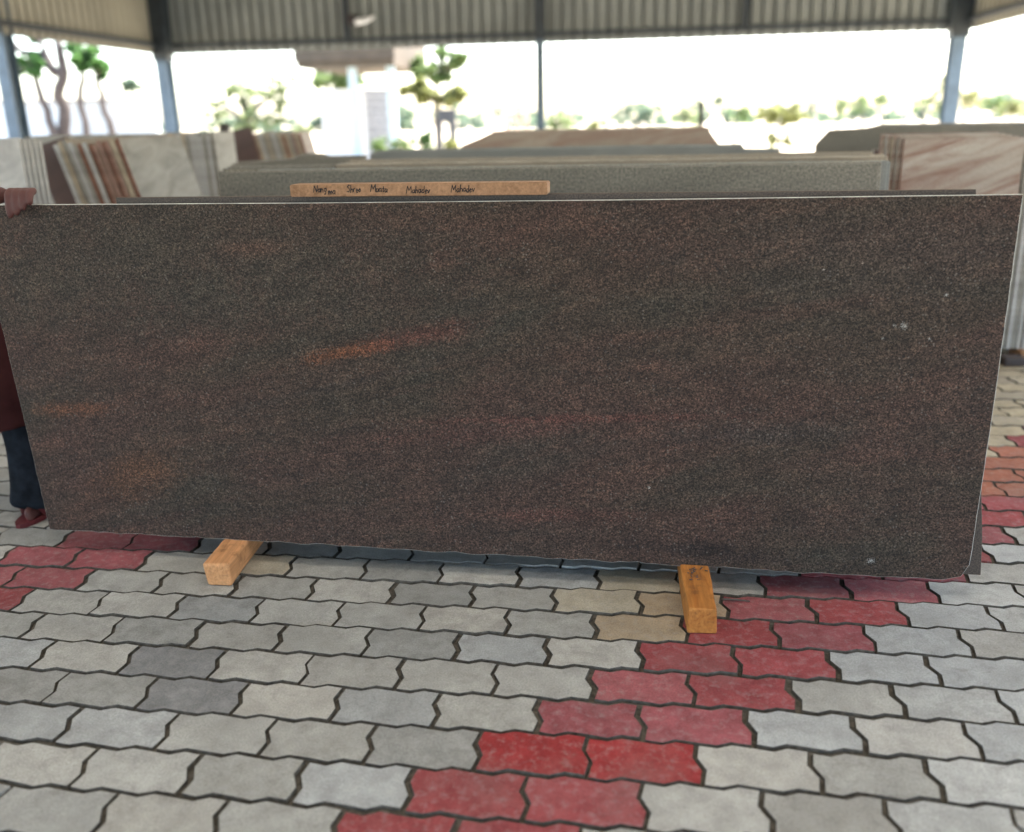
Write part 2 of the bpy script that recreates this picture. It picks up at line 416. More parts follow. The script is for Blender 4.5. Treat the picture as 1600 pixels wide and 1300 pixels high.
for k in range(6):
    vs, fs = paver_mesh((.0028, .0036, .0050, .0034, .0064, .004)[k], .0022)
    vs = [(x+random.uniform(-.0011, .0011), y+random.uniform(-.0011, .0011), z) for x, y, z in vs]
    me = bpy.data.meshes.new('paver'); me.from_pydata(vs, [], fs); me.materials.append(M['paver']); me.materials.append(M['sand'])
    me.polygons.foreach_set('material_index', [0]+[1]*(len(fs)-1)); me.update(); PAV.append(me)
def tint(r, k, u):
    red = (k % 10) in (0, 1)
    v = random.uniform(.86, 1.12)
    if red:
        c = random.choice([(.255, .058, .062), (.24, .070, .078), (.265, .082, .088), (.23, .050, .052)])
        if r == 0: c = (.285, .036, .036)
        if 12 <= r <= 15 and u > 0: c = (.27, .10, .062)
    elif r >= 14 and u > 0: c = random.choice([(.33, .28, .19), (.36, .31, .22), (.30, .26, .19)])
    else:
        c = random.choice([(.32, .313, .288), (.33, .325, .302), (.30, .305, .30), (.335, .322, .292), (.28, .278, .262), (.335, .326, .30)])
        if u > 3: c = random.choice([(.335, .34, .335), (.35, .35, .335), (.345, .335, .31)])  # right-hand greys paler and bluer: reflected light put into the tint
        if (r, k) in ((2, -5), (1, -4)): c = (.20, .20, .20)
        if (r, k) in ((5, -1), (4, -1)): c = (.37, .29, .20)
        if (r, k) in ((6, -7), (5, -2), (6, -2)): c = (.34, .305, .24)
    return tuple(x*v for x in c)
SLAB_IMG = [(60, 830), (1505, 908), (1590, 310), (0, 325)]
def inside(px, py):
    s = None
    for i in range(4):
        (x0, y0), (x1, y1) = SLAB_IMG[i], SLAB_IMG[(i+1) % 4]
        c = (x1-x0)*(py-y0)-(y1-y0)*(px-x0)
        if s is None: s = c > 0
        elif (c > 0) != s: return False
    return True
cand, rest = [], []
for r in range(-14, 38):
    for k in range(-60, 60):
        u0 = r*.5+k; cx = (u0+.5)*PL; cy = r*PW
        cy0 = cy
        if cx-PL/2 < rx0-PL*.6 or cx+PL/2 > rx1+PL*.6 or cy-PW/2 < ry0-1e-6: continue
        px, py, pz = proj((cx, cy, 0)) if (Vector((cx, cy, 0))-CAM).dot(FWD) > .2 else (-999, -999, -1)
        vis = pz > 0 and -90 < px < 1690 and py < 1370 and not inside(px, py)
        (cand if vis else rest).append((r, k, u0, cx, cy, pz))
cand.sort(key=lambda c: c[5])
rest += cand[300:]; cand = cand[:300]
for r, k, u0, cx, cy, pz in cand:
    o = obj('paver', random.choice(PAV), floor)
    o.location = (cx+random.gauss(0, .0011), cy+random.gauss(0, .0009), random.uniform(-.0018, .0014)); o.rotation_euler = (random.gauss(0, .008), random.gauss(0, .005), random.gauss(0, .006))
    o.color = (*tint(r, k, u0), 1)
pm = MB(); cols = []
bv, bf = paver_mesh(.004, .0022)
for r, k, u0, cx, cy, pz in rest:
    dz = random.uniform(-.0016, .0012); c = tint(r, k, u0)
    pm.add([(x+cx, y+cy, z+dz) for x, y, z in bv], bf); cols += [c]*len(bv)
po = pm.build('paver_field', M['paver_joined'], floor); po['kind'] = 'stuff'
at = po.data.color_attributes.new('tint', 'FLOAT_COLOR', 'POINT')
at.data.foreach_set('color', [x for c in cols for x in (*c, 1)])

ORD = 'first second third fourth fifth sixth seventh eighth ninth tenth eleventh twelfth thirteenth fourteenth fifteenth'.split()
# ------------------------------------------------------------------ stone slabs
def slab_mesh(outline, t, seed, rough_e=.002, step=.06, top_soft=0.0):
    """outline: closed list of (x, z) counter-clockwise seen from the front; front face y=0, back y=t. material 0 face, 1 edge"""
    rnd = random.Random(seed); pts = []
    n = len(outline); hmax = max(o_[1] for o_ in outline)
    for i in range(n):
        p, q = Vector(outline[i]), Vector(outline[(i+1) % n]); L = (q-p).length; m_ = max(1, int(L/step)); d = (q-p)/max(L, 1e-6); nn = Vector((d.y, -d.x))
        for j in range(m_):
            c = p + (q-p)*(j/m_)
            amp = rough_e*top_soft if (p.y > .9*hmax and q.y > .9*hmax) else (rough_e if max(p.y, q.y) < .06 else rough_e*.3)
            pts.append(c + nn*(noise.noise(Vector((c.x*14, c.y*14, seed)))*amp*1.2 + rnd.uniform(-1, 1)*amp*.6))
    ch = .0016
    n = len(pts); mb = MB()
    cx = sum((p.x for p in pts))/n; cz = sum((p.y for p in pts))/n
    ins = []
    for i in range(n):
        p0, p1, p2 = pts[i-1], pts[i], pts[(i+1) % n]; e = (p2-p0).normalized(); ins.append(p1+Vector((-e.y, e.x))*ch)
    V = [(p.x, 0, p.y) for p in ins] + [(p.x, ch, p.y) for p in pts] + [(p.x, t-ch, p.y) for p in pts] + [(p.x, t, p.y) for p in ins]
    mb.add(V, [list(range(n))]); o = 0
    F = []
    for a in range(3):
        for i in range(n):
            j = (i+1) % n; F.append([a*n+i, (a+1)*n+i, (a+1)*n+j, a*n+j])
    for q in F: mb.f.append(q); mb.mi.append(1)
    mb.f.append([3*n+i for i in range(n)][::-1]); mb.mi.append(0)
    return mb
def top_side(outline):
    n = len(outline); return max(range(n), key=lambda i: (outline[i][1]+outline[(i+1) % n][1]))
def rect(L, H, cut=None):
    o = [(0, 0), (L, 0), (L, H), (0, H)]
    if cut: o = cut
    return o
def slab(label, group, outline, t, loc, lean, rz, face, edge, seed, cat='stone slab', name='stone_slab', rough_e=.003, top_soft=.2):
    me = slab_mesh(outline, t, seed, rough_e, .06, top_soft).mesh(name, [M[face], M[edge]])
    o = obj(name, me); o.rotation_euler = (-R(lean), 0, rz)
    o.location = (loc[0], loc[1], loc[2] + t*math.sin(R(abs(lean))))
    return tag(o, label, cat, group, 'thing')

FRZ = R(-2.093)
# the main slab, its outline in its own metres
ol = [(0, 0), (.739, -.001), (1.584, -.005), (2.358, -.007), (2.85, -.006), (2.897, .008), (2.918, .045), (2.927, .55), (2.930, 1.081), (1.952, 1.074), (1.0, 1.071), (-.092, 1.071)]
SX, SY, SZ = -1.600, 0.876, 0.080
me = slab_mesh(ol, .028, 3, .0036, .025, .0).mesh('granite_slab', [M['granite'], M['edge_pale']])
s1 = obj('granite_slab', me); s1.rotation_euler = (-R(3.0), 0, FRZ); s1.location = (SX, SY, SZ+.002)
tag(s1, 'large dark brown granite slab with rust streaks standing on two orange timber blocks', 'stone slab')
# slab 2 and 3 close behind
def behind(d):   # a point on the floor line d metres behind the front slab's base
    return Vector((SX, SY, SZ)) + Vector((-math.sin(FRZ), math.cos(FRZ), 0))*d
p = behind(.038)
slab('dark granite slab directly behind the big brown slab, its top just showing above it', None, [(.34, 0), (2.965, -.003), (2.955, .12), (2.83, 1.092), (.36, 1.088)], .022,
     (p.x, p.y, .08), 3.6, FRZ, 'granite2', 'edge_dark', 11)
p = behind(.066)
slab('third dark slab back, carrying the back of the written-on plank', None, [(.55, 0), (2.6, 0), (2.55, 1.086), (.58, 1.086)], .022,
     (p.x, p.y, .08), 3.6, FRZ, 'granite2', 'edge_dark', 12)

for i in range(6):  # unseen slabs, added to block light coming from behind
    p = behind(.094+.026*i)
    slab(f'unseen dark brown slab added behind the big slab to block light, {ORD[i+3]} back', 'unseen slabs added to block light behind the big slab', [(.42-.02*i, 0), (2.7+.02*i, 0), (2.68, 1.05-.004*i), (.45, 1.05-.004*i)], .022,
         (p.x, p.y, .08), 3.6, FRZ, 'granite2', 'edge_dark', 13+i)

# timber blocks below
def block(label, x, y0, y1, w_, h, rz, mat, seed, shape=0):
    rnd = random.Random(seed); bm = bmesh.new()
    bmesh.ops.create_cube(bm, size=1)
    for v in bm.verts:
        v.co = Vector((v.co.x*w_, (v.co.y+.5)*(y1-y0), (v.co.z+.5)*h))
    bmesh.ops.bisect_plane(bm, geom=bm.verts[:]+bm.edges[:]+bm.faces[:], plane_co=(0, .08, 0), plane_no=(0, 1, 0))
    bmesh.ops.bisect_plane(bm, geom=bm.verts[:]+bm.edges[:]+bm.faces[:], plane_co=(0, .16, 0), plane_no=(0, 1, 0))
    for v in bm.verts:
        v.co += Vector((rnd.uniform(-.004, .004), rnd.uniform(-.004, .004), rnd.uniform(-.002, .0) if v.co.z > h*.5 and v.co.y < .14 else 0))
    bmesh.ops.bevel(bm, geom=bm.edges[:], offset=.006 if shape else .010, segments=3, affect='EDGES', profile=.6)
    me = bpy.data.meshes.new('timber_block'); bm.to_mesh(me); bm.free(); me.materials.append(M[mat])
    for pl in me.polygons: pl.use_smooth = False
    o = obj('timber_block', me); o.location = (x, y0, 0); o.rotation_euler.z = rz
    return tag(o, label, 'timber block')
block('pale orange timber block with blunt end under the slab, away from the red band', -.926, .688, 1.3, .082, .080, R(3), 'wood1', 2)
b2 = block('chipped deep orange timber block under the slab beside the diagonal red paver band', .546, .540, 1.3, .082, .080, R(1), 'wood2', 5, 1)
# splinters on the second block
mb = MB(); rnd = random.Random(4)
for i in range(16):
    x = rnd.uniform(-.03, .032); y = rnd.uniform(.16, .24); L = rnd.uniform(.012, .03)
    mb.bar((x, y, .080), (x+rnd.uniform(-.01, .01), y-L*.5, .081+rnd.uniform(.002, L*.5)), .003, .002)
sp = mb.build('splinter', M['bark'], b2); sp['kind'] = 'stuff'
# twig on the floor right of the second block
mb = MB(); mb.tube([(.62, .735, .0035), (.66, .733, .005), (.70, .728, .004)], [.0028, .003, .002], 6)
tag(mb.build('twig', M['bark']), 'thin dark twig on the pale paver right of the orange block', 'twig')

# ------------------------------------------------------------------ plank with handwriting
ptop = 1.088*math.cos(R(3.6))+.0815
A_ = Vector((-.655, .938, ptop+.001)); pl_len = .752
bm = bmesh.new(); bmesh.ops.create_cube(bm, size=1)
for v in bm.verts: v.co = Vector(((v.co.x+.5)*pl_len, v.co.y*.075, (v.co.z+.5)*.034))
bmesh.ops.bevel(bm, geom=bm.edges[:], offset=.0025, segments=2, affect='EDGES')
me = bpy.data.meshes.new('plank'); bm.to_mesh(me); bm.free(); me.materials.append(M['wood3'])
plank = obj('wooden_plank', me); plank.location = A_; plank.rotation_euler = (0, 0, R(-1.5))
tag(plank, 'light brown wooden plank with handwritten black names lying on top of the slabs', 'plank')
GL = {  # handwritten strokes, x-height .5, cap height 1
 'N': (.62, [[(0, 0), (.06, .95), (.45, .05), (.55, 1)]]), 'M': (.8, [[(0, 0), (.1, 1), (.36, .35), (.62, 1), (.72, 0)]]),
 'S': (.5, [[(.45, .9), (.2, 1), (.05, .75), (.4, .4), (.3, .05), (0, .1)]]),
 'a': (.45, [[(.34, .42), (.12, .5), (.02, .2), (.15, 0), (.33, .15), (.34, .5), (.36, .1), (.42, .02)]]),
 'n': (.45, [[(.02, .5), (.05, 0), (.07, .35), (.2, .5), (.33, .4), (.36, 0)]]), 'm': (.62, [[(.02, .5), (.04, 0), (.08, .4), (.2, .5), (.28, 0), (.34, .4), (.46, .5), (.54, 0)]]),
 'g': (.45, [[(.34, .45), (.12, .5), (.03, .2), (.18, .02), (.34, .2), (.34, .5), (.33, -.35), (.1, -.4)]]),
 'h': (.45, [[(.04, 1), (.03, 0), (.08, .35), (.22, .48), (.34, .35), (.36, 0)]]), 'r': (.34, [[(.03, .5), (.05, 0), (.08, .35), (.28, .5)]]),
 'e': (.42, [[(.04, .26), (.33, .3), (.2, .5), (.04, .25), (.16, 0), (.36, .1)]]), 't': (.34, [[(.14, .8), (.14, .05), (.28, .03)], [(0, .52), (.3, .55)]]),
 'd': (.46, [[(.34, .42), (.12, .48), (.02, .2), (.16, 0), (.34, .15), (.37, 1), (.36, .02)]]), 'v': (.4, [[(.02, .5), (.16, 0), (.34, .52)]]), ' ': (.3, [])}
def write(word, x, z, h, mb, rnd):
    for ch in word:
        wd, st = GL[ch]; j = rnd.uniform(-.06, .06)
        for s_ in st:
            pts = [(x+(a+.12*b+rnd.gauss(0, .018))*h, z+(b+j+rnd.gauss(0, .025))*h) for a, b in s_]
            for (x0, z0), (x1, z1) in zip(pts, pts[1:]):
                d = Vector((x1-x0, z1-z0)); L = d.length
                if L < 1e-6: continue
                d /= L; nn = Vector((-d.y, d.x))*rnd.uniform(.0009, .0015); e = d*.0006
                q = [(x0-e.x-nn.x, z0-e.y-nn.y), (x1+e.x-nn.x, z1+e.y-nn.y), (x1+e.x+nn.x, z1+e.y+nn.y), (x0-e.x+nn.x, z0-e.y+nn.y)]
                mb.add([(a, -.0381, b) for a, b in q], [(0, 1, 2, 3)])
        x += (wd+rnd.uniform(-.03, .04))*h
rnd = random.Random(3)
for word, x, z in (('Nang', .072, .013), ('ma', .115, .006), ('Shree', .172, .012), ('Maata', .243, .012), ('Mahadev', .348, .008), ('Mahadev', .478, .010)):
    mb = MB(); write(word, x, z, .0195 if word[0] != 'm' else .021, mb, rnd); mb.build('handwriting', M['ink'], plank)

# ------------------------------------------------------------------ slab rows behind (parallel to the front slab)
def row(group, label, y0, n, dy, x0, x1, H, face, edge, t=.02, lean=6, seed=0, cuts=None, zb=.10, jx=.03, jh=.008, edges=None, faces=None, labels=None, rz=0):
    rnd = random.Random(seed)
    for i in range(n):
        a = x0+rnd.uniform(-jx, jx) if i else x0; b = x1+rnd.uniform(-jx, jx) if i else x1; h = H+(rnd.uniform(-jh, jh) if i else 0)+i*.0008
        L = b-a
        o = [(0, 0), (L, 0), (L, h), (0, h)]
        if cuts: o = cuts(L, h, i)
        y = y0+i*dy - H*math.sin(R(lean))
        slab(f'{label}, {ORD[i]} back in its row', group, o, t, (a, y, zb), lean, rz, faces[i % len(faces)] if faces else face, edges[i % len(edges)] if edges else edge, seed*31+i, rough_e=.004, top_soft=.35)
bearers = []
def bearer(xs, y0, y1, label, h=.10):
    for i, x in enumerate(xs):
        mb = MB(); mb.box((x-.05, y0, 0), (x+.05, y1, h)); o = mb.build('bearer', M['wood3']); bevel(o, .006)
        tag(o, f'rough timber bearer under {label}' + (f', {ORD[i]} along' if len(xs) > 1 else ''), 'timber', 'bearers under the stored slabs')
BL = 'rough timber bearer on the floor under the stored stone slabs'
# first row: speckled grey face with pale tops behind
row('grey slabs in the row behind the plank', 'speckled grey granite slab right behind the written-on plank', 2.30, 3, .026, -1.50, 1.345, 1.076, 'grey', 'edge_grey', seed=1, zb=.10, faces=['grey'], edges=['edge_grey', 'edge_tan'], jx=.02)
row('blue-edged slabs behind the speckled grey ones', 'long blue-grey slab just behind the speckled grey slabs', 2.39, 2, .026, -1.35, 1.402, 1.082, 'blue', 'edge_blue', seed=2, jx=.02)
row('tan slabs in the second row', 'tan granite slab behind the long blue-edged slabs', 2.62, 7, .05, -1.05, 1.46, 1.088, 'tan', 'edge_tan', seed=3, edges=['edge_tan', 'edge_grey', 'edge_tan', 'edge_pale'], jx=.04, t=.03)
row('tan slabs in the second row left', 'short grey-brown slab beside the end of the tan slabs', 2.62, 3, .05, -1.62, -1.07, 1.078, 'grey', 'edge_grey', seed=33, jx=.01, t=.03)
bearer((-1.2, 0, 1.1), 2.05, 3.1, 'the grey and tan slab rows')
def cutsA(L, h, i):
    return [(0, 0), (L, 0), (L, h-.035), (L-.22, h-.03), (L-.24, h), (.05, h), (0, h-.02)]
row('blue-grey slabs in the third row', 'blue-grey slab with stepped end behind the tan slabs', 4.50, 6, .045, -1.40, 1.28, 1.092, 'blue', 'edge_blue', seed=4, cuts=cutsA, jx=.04, t=.03, zb=.1, edges=['edge_blue', 'edge_grey'])
row('low grey slabs left of the third row', 'low grey slab with uneven top beside the blue-grey row', 4.40, 4, .05, -2.35, -1.45, 1.045, 'grey', 'edge_grey', seed=5, jx=.01, t=.03,
    cuts=lambda L, h, i: [(0, 0), (L, 0), (L, h+.012*(i % 2)), (L*.72, h+.01), (L*.66, h+.03), (L*.52, h+.03), (L*.46, h), (0, h-.02)])
bearer((-2.1, -1.6, -.9, .9), 4.1, 4.95, 'the blue-grey slab row')
def cutsB(L, h, i):
    return [(0, 0), (L+.05, 0), (L+.05, h-.12), (L-.02, h-.03), (L-.02, h), (.22, h), (.10, h-.05), (-.06, h-.11), (-.12, h-.2)]
row('brown slabs in the farthest row', 'brown granite slab with chipped corners in the farthest row', 6.0, 5, .045, -.98, .985, 1.188, 'brown', 'edge_tan', seed=6, cuts=cutsB, jx=.02, t=.03)
bearer((-.6, .6), 5.6, 6.5, 'the farthest brown slab row')

# A-frame racks the rows lean on
def rack(x0, x1, y, H, label):
    e = empty('slab_rack', ((x0+x1)/2, y, 0), label, 'rack', 'steel racks between the slab rows')
    hx = (x1-x0)/2
    for sx in (-hx, 0, hx):
        for sy in (-1, 1):
            mb = MB(); mb.bar((sx, sy*.02+sy*.20, 0), (sx, sy*.02, H), .05, .05, up=(1, 0, 0)); mb.build('leg', M['rack'], e)
        mb = MB(); mb.bar((sx, -.30, .03), (sx, .30, .03), .05, .06); mb.build('foot_beam', M['rack'], e)
    for z in (H, .5):
        mb = MB(); mb.bar((-hx-.05, 0, z), (hx+.05, 0, z), .05, .05); mb.build('crossbar', M['rack'], e)
e_ = empty('slab_rack', (-.15, 1.22, 0), 'low rusty steel rack base added unseen behind the big slab to block light', 'rack', 'steel racks between the slab rows')  # unseen rack base, its long beam added to darken the gap under the slab
mb = MB(); mb.box((-1.6, -.05, 0), (1.6, .05, .095)); mb.build('light_block_beam', M['rack'], e_)
for sx in (-1.15, .35, 1.2):
    mb = MB(); mb.bar((sx, .0, .095), (sx, -.03, 1.0), .05, .05, up=(1, 0, 0)); mb.build('upright', M['rack'], e_)
    mb = MB(); mb.bar((sx, .35, .0), (sx, .02, .9), .04, .04, up=(1, 0, 0)); mb.build('brace', M['rack'], e_)
rack(-1.3, 1.1, 3.42, 1.02, 'dark steel A-frame rack behind the tan slab row')
rack(-1.2, 1.0, 5.12, 1.0, 'dark steel A-frame rack behind the blue-grey slab row')
rack(-.7, .7, 6.60, 1.0, 'dark steel A-frame rack behind the farthest brown slab row')
mb = MB(); q = at_y(1096, 160, 6.45); q2 = Vector((q.x+.03, 6.42, 0))
mb.tube([q2, (q2+q)/2, q], [.022, .02, .016], 8)
tag(mb.build('iron_pole', M['rack']), 'thin dark iron pole standing up at the end of the farthest brown slabs', 'pole')

# ------------------------------------------------------------------ left-hand stacks
def cross_stack(group, items, y0, L, H, xtop, dx, lean, seed, zb=.1, frm='the maroon piece'):
    """slabs standing in planes across the row direction, tops leaning to -x; seen edge-on"""
    rnd = random.Random(seed); x = xtop
    for i, (t, face, edge, label) in enumerate(items):
        h = H+rnd.uniform(-.03, .012)
        base_x = x + H*math.sin(R(lean)) + t
        slab(f'{label}, {ORD[i]} from {frm}', group, rect(L+rnd.uniform(-.05, .05), h), t, (base_x, y0+rnd.uniform(-.008, .008), zb), lean, R(90), face, edge, seed*17+i, rough_e=.004, top_soft=.4)
        x += (t+dx)/math.cos(R(lean))
lb = 'slab on edge in the leaning stack by the marble'
items = []
pal = ['edge_white', 'edge_tan', 'edge_grey', 'edge_white', 'edge_grey', 'edge_rust', 'edge_white', 'edge_rust', 'edge_pink', 'edge_pink', 'edge_rust', 'edge_pink', 'edge_tan', 'edge_rust']
names = {'edge_white': 'white-edged', 'edge_tan': 'tan-edged', 'edge_grey': 'grey-edged', 'edge_rust': 'rust-edged', 'edge_pink': 'pink-edged'}
for i, e_ in enumerate(pal): items.append((.026 if i % 3 else .034, 'wavy' if i == 13 else 'tan', e_, names[e_]+' '+lb))
cross_stack('slabs on edge beside the white marble', items, 4.0, .85, 1.235, -3.37, .003, 15, 8)
# dark broad block end left of them
slab('broad dark maroon granite piece leaning left of the edge-on slabs beside the white marble', None, rect(.24, 1.20), .05, (-3.24, 4.02, .1), 2, R(4), 'maroon', 'edge_dark', 81, name='granite_piece').rotation_euler = (R(-2), R(-15), 0)
bearer((-3.3, -2.55), 3.9, 4.1, 'the front of the stack by the white marble'); bearer((-3.3, -2.55), 4.55, 4.7, 'the back of the stack by the white marble')
# grey wavy big slab behind, facing the camera
for i in range(3):
    slab(f'large pale grey wavy slab flat behind the edge-on stack, {ORD[i]} back', 'pale grey wavy slabs', rect(1.42, 1.215+.004*i), .03, (-4.95+.02*i, 6.0+.04*i, .1), 3, 0, 'wavy', 'edge_grey', 90+i)
bearer((-4.7, -3.8), 5.8, 6.3, 'the large wavy slab')
lb2 = ' slab standing upright behind the leaning stack'
items = [(.03, 'wavy', e_, names[e_]+lb2) for e_ in ('edge_grey', 'edge_tan', 'edge_grey', 'edge_white', 'edge_tan', 'edge_grey', 'edge_white', 'edge_white', 'edge_white', 'edge_grey', 'edge_white', 'edge_grey')]
cross_stack('upright slabs beside the wavy slab', items, 5.6, .42, 1.222, -3.42, .006, 1.5, 9, frm='the wavy slab')
bearer((-3.2,), 5.55, 5.75, 'the front of the upright slabs'); bearer((-3.2,), 5.85, 6.0, 'the back of the upright slabs')
# dark rack post
mb = MB(); q = at_y(350, 193, 6.9); mb.bar((q.x, 6.9, 0), (q.x, 6.9, q.z), .07, .07); mb.bar((q.x-.35, 6.9, .03), (q.x+.35, 6.9, .03), .07, .06)
tag(mb.build('rack_post', M['rack']), 'dark steel rack post between the two edge-on slab stacks', 'post')
# second leaning stack further back
lb3 = ' slab in the farther leaning stack behind the rack post'
items = [(.03, 'brown', e_, names[e_]+lb3) for e_ in ('edge_pink', 'edge_tan', 'edge_white', 'edge_grey', 'edge_tan', 'edge_grey', 'edge_white', 'edge_grey', 'edge_tan', 'edge_rust', 'edge_tan', 'edge_grey', 'edge_pink', 'edge_tan', 'edge_rust')]
cross_stack('slabs of the farther leaning stack', items, 7.5, .35, 1.225, -3.46, .004, 13, 10)
slab('broad dark brown granite piece at the left of the farther leaning stack', None, rect(.24, 1.24), .05, (-3.42, 7.45, .1), 2, 0, 'maroon', 'edge_dark', 82, name='granite_piece').rotation_euler = (R(-2), R(-13), 0)
bearer((-3.2, -2.6), 7.45, 7.65, 'the front of the farther leaning stack'); bearer((-3.2, -2.6), 7.7, 7.85, 'the back of the farther leaning stack')
# white marble at the far left
for i in range(5):
    slab(f'white marble slab in the stack behind the standing person, {ORD[i]} back', 'white marble slabs', rect(1.5, 1.23-.004*i), .02, (-4.43+.012*i, 3.00+.027*i, .1), 1.2, 0, 'white', 'edge_white', 100+i)
bearer((-4.2, -3.2), 2.9, 3.3, 'the white marble stack')

# ------------------------------------------------------------------ right-hand stacks
for i in range(5):
    slab('cream slab with pink wavy veins facing the open floor' if i == 0 else f'pale slab behind the pink-veined one, its edge showing, {ORD[i-1]} back', 'pink veined slabs at the right' if i == 0 else 'slabs behind the pink veined one',
         rect(.60, 1.135+.006*i), .026, (1.765-.021*i, 3.44+.034*i, .1), 2, 0, 'pink', ('edge_pink', 'edge_grey', 'edge_tan', 'edge_pale', 'edge_pink')[i], 110+i)
bearer((1.9, 2.15), 3.35, 3.75, 'the pink-veined slab')
for i in range(5):
    slab(f'grey slab with broken corner behind the pink-veined slab, {ORD[i]} back', 'grey slabs behind the pink-veined slab', [(0, 0), (1.95, 0), (1.95, 1.17+.004*i), (.36, 1.176+.004*i), (.30, 1.168), (.07, 1.160), (-.02, 1.06)], .03,
         (1.70+.03*i, 5.35+.045*i, .1), 2, R(-.5), 'grey', ('edge_grey', 'edge_blue')[i % 2], 120+i)
bearer((2.0, 3.2), 5.2, 5.7, 'the grey broken-corner slabs')
for i, (x, h) in enumerate(((1.80, 1.02), (1.90, 1.045))):
    slab(('shorter', 'taller')[i]+' small maroon granite offcut between the pink-veined and grey slabs', 'maroon offcuts', rect(.085, h), .03, (x, 4.6, .1), 1, 0, 'maroon', 'edge_pale', 130+i, cat='offcut', name='granite_offcut')
bearer((1.87,), 4.5, 4.75, 'the maroon offcuts')
lb4 = 'slab standing edge-on by the pink-veined slab'
items = [(.024, 'wavy', e_, names[e_]+' '+lb4) for e_ in ('edge_grey', 'edge_white', 'edge_grey', 'edge_white', 'edge_white', 'edge_grey', 'edge_tan', 'edge_white', 'edge_grey', 'edge_white', 'edge_grey', 'edge_grey')]
cross_stack('slabs standing edge-on at the right', items, 3.68, 1.35, 1.13, 2.46, .004, 1.0, 12, zb=.06, frm='that slab')
bearer((2.62,), 3.62, 3.80, 'the front of the edge-on slabs by the pink-veined one', .06); bearer((2.62,), 4.6, 4.8, 'the back of the edge-on slabs by the pink-veined one', .06)
mb = MB(); mb.box((2.44, 3.50, 0), (2.56, 3.61, .05)); o = mb.build('rubber_wedge', M['lampdark']); bevel(o, .012, 3)
tag(o, 'small black wedge on the floor at the foot of the edge-on slabs', 'wedge')

# ------------------------------------------------------------------ the shed
LXW, RXW, BYW = -9.85, 6.85, 18.6
SHB, EAVE, RIDGE = 2.9, 5.6, 7.6
shed = empty('open_shed', ((LXW+RXW)/2, BYW, 0), 'open steel shed with ribbed metal sheeting above and blue steel columns', 'shed')
sl = shed.location.copy()
def part(mb, name, mat, smooth=False):
    mb.v = [tuple(Vector(v)-sl) for v in mb.v]
    return mb.build(name, mat, shed, smooth)
def ribbed(p, q, z0, ztop, pitch, depth, inward):
    """vertical trapezoid ribbed sheet from p to q (xy), bottom z0, top from function ztop(t)"""
    p = Vector((*p, 0)); q = Vector((*q, 0)); d = q-p; L = d.length; d /= L; nn = Vector(inward).to_3d()
    n = int(L/pitch); mb = MB(); prof = []
    for i in range(n):
        for a, h in ((0, 0), (.70, 0), (.73, 1), (.97, 1)): prof.append(((i+a)*L/n, h*depth))
    prof.append((L, 0))
    V = []
    for s, h in prof:
        c = p+d*s-nn*h
        V.append((c.x, c.y, z0)); V.append((c.x, c.y, ztop(s/L)))
    mb.add(V, [(2*i, 2*i+2, 2*i+3, 2*i+1) for i in range(len(prof)-1)])
    return mb
MX = (LXW+RXW)/2
gz = lambda x: EAVE+(RIDGE-EAVE)*(1-abs(x-MX)/(RXW-MX))
part(ribbed((LXW-.05, BYW+.12), (MX, BYW+.12), SHB, lambda t: gz(LXW+t*(MX-LXW)), .235, .12, (0, -1)), 'wall_sheet', M['sheet'])
part(ribbed((MX, BYW+.12), (RXW, BYW+.12), SHB, lambda t: gz(MX+t*(RXW-MX)), .235, .12, (0, -1)), 'wall_sheet', M['sheet'])
part(ribbed((LXW-.62, -6.9), (LXW-.03, BYW+.1), SHB, lambda t: EAVE, .235, .12, (1, 0)), 'wall_sheet', M['sheet_warm'])
part(ribbed((RXW+.12, BYW), (RXW+.12, -6.9), SHB, lambda t: EAVE, .235, .12, (-1, 0)), 'wall_sheet', M['sheet_warm'])
FRONTY = -6.9  # unseen front gable sheeting, added to cut sky light from that side
part(ribbed((LXW-.62, FRONTY-.12), (MX, FRONTY-.12), SHB-.2, lambda t: gz(max(LXW, LXW-.62+t*(MX-LXW+.62))), .235, .12, (0, 1)), 'wall_sheet', M['sheet'])
part(ribbed((MX, FRONTY-.12), (RXW+.1, FRONTY-.12), SHB-.2, lambda t: gz(min(RXW, MX+t*(RXW-MX+.1))), .235, .12, (0, 1)), 'wall_sheet', M['sheet'])
for za in (SHB+.17, SHB+1.6):
    for a, b in (((LXW+.2, BYW+.03), (MX-.1, BYW+.03)), ((MX+.1, BYW+.03), (RXW-.2, BYW+.03)), ((LXW-.54, -6.9), (LXW+.03, BYW-.2)), ((RXW+.04, -6.9), (RXW+.04, BYW-.2))):
        mb = MB(); mb.bar((*a, za), (*b, za), .10, .09); part(mb, 'girt', M['steel_dark'])
def column(x, y, w_, dpt, top, taper=0):
    mb = MB(); n = 6
    # I-section: two flanges and a web
    for i in range(n):
        pass
    mb.box((x-w_/2, y-dpt/2, 0), (x+w_/2, y-dpt/2+.016, top)); mb.box((x-w_/2, y+dpt/2-.016, 0), (x+w_/2, y+dpt/2, top))
    mb.box((x-.02, y-dpt/2+.016, 0), (x+.02, y+dpt/2-.016, top))
    part(mb, 'column', M['steel'])
    mb = MB(); mb.box((x-w_/2-.1, y-dpt/2-.1, 0), (x+w_/2+.1, y+dpt/2+.1, .02)); part(mb, 'base_plate', M['steel_dark'])
ys = (13.5, 8.4, 3.3, -1.8, -6.9)
column(LXW+.10, BYW-.16, .28, .26, EAVE); column(RXW-.10, BYW-.16, .27, .26, EAVE); column(MX, BYW-.14, .165, .2, RIDGE-.2)
for y in ys:
    column(LXW-.22, y, .22, .3, EAVE); column(RXW-.0, y, .26, .3, EAVE)
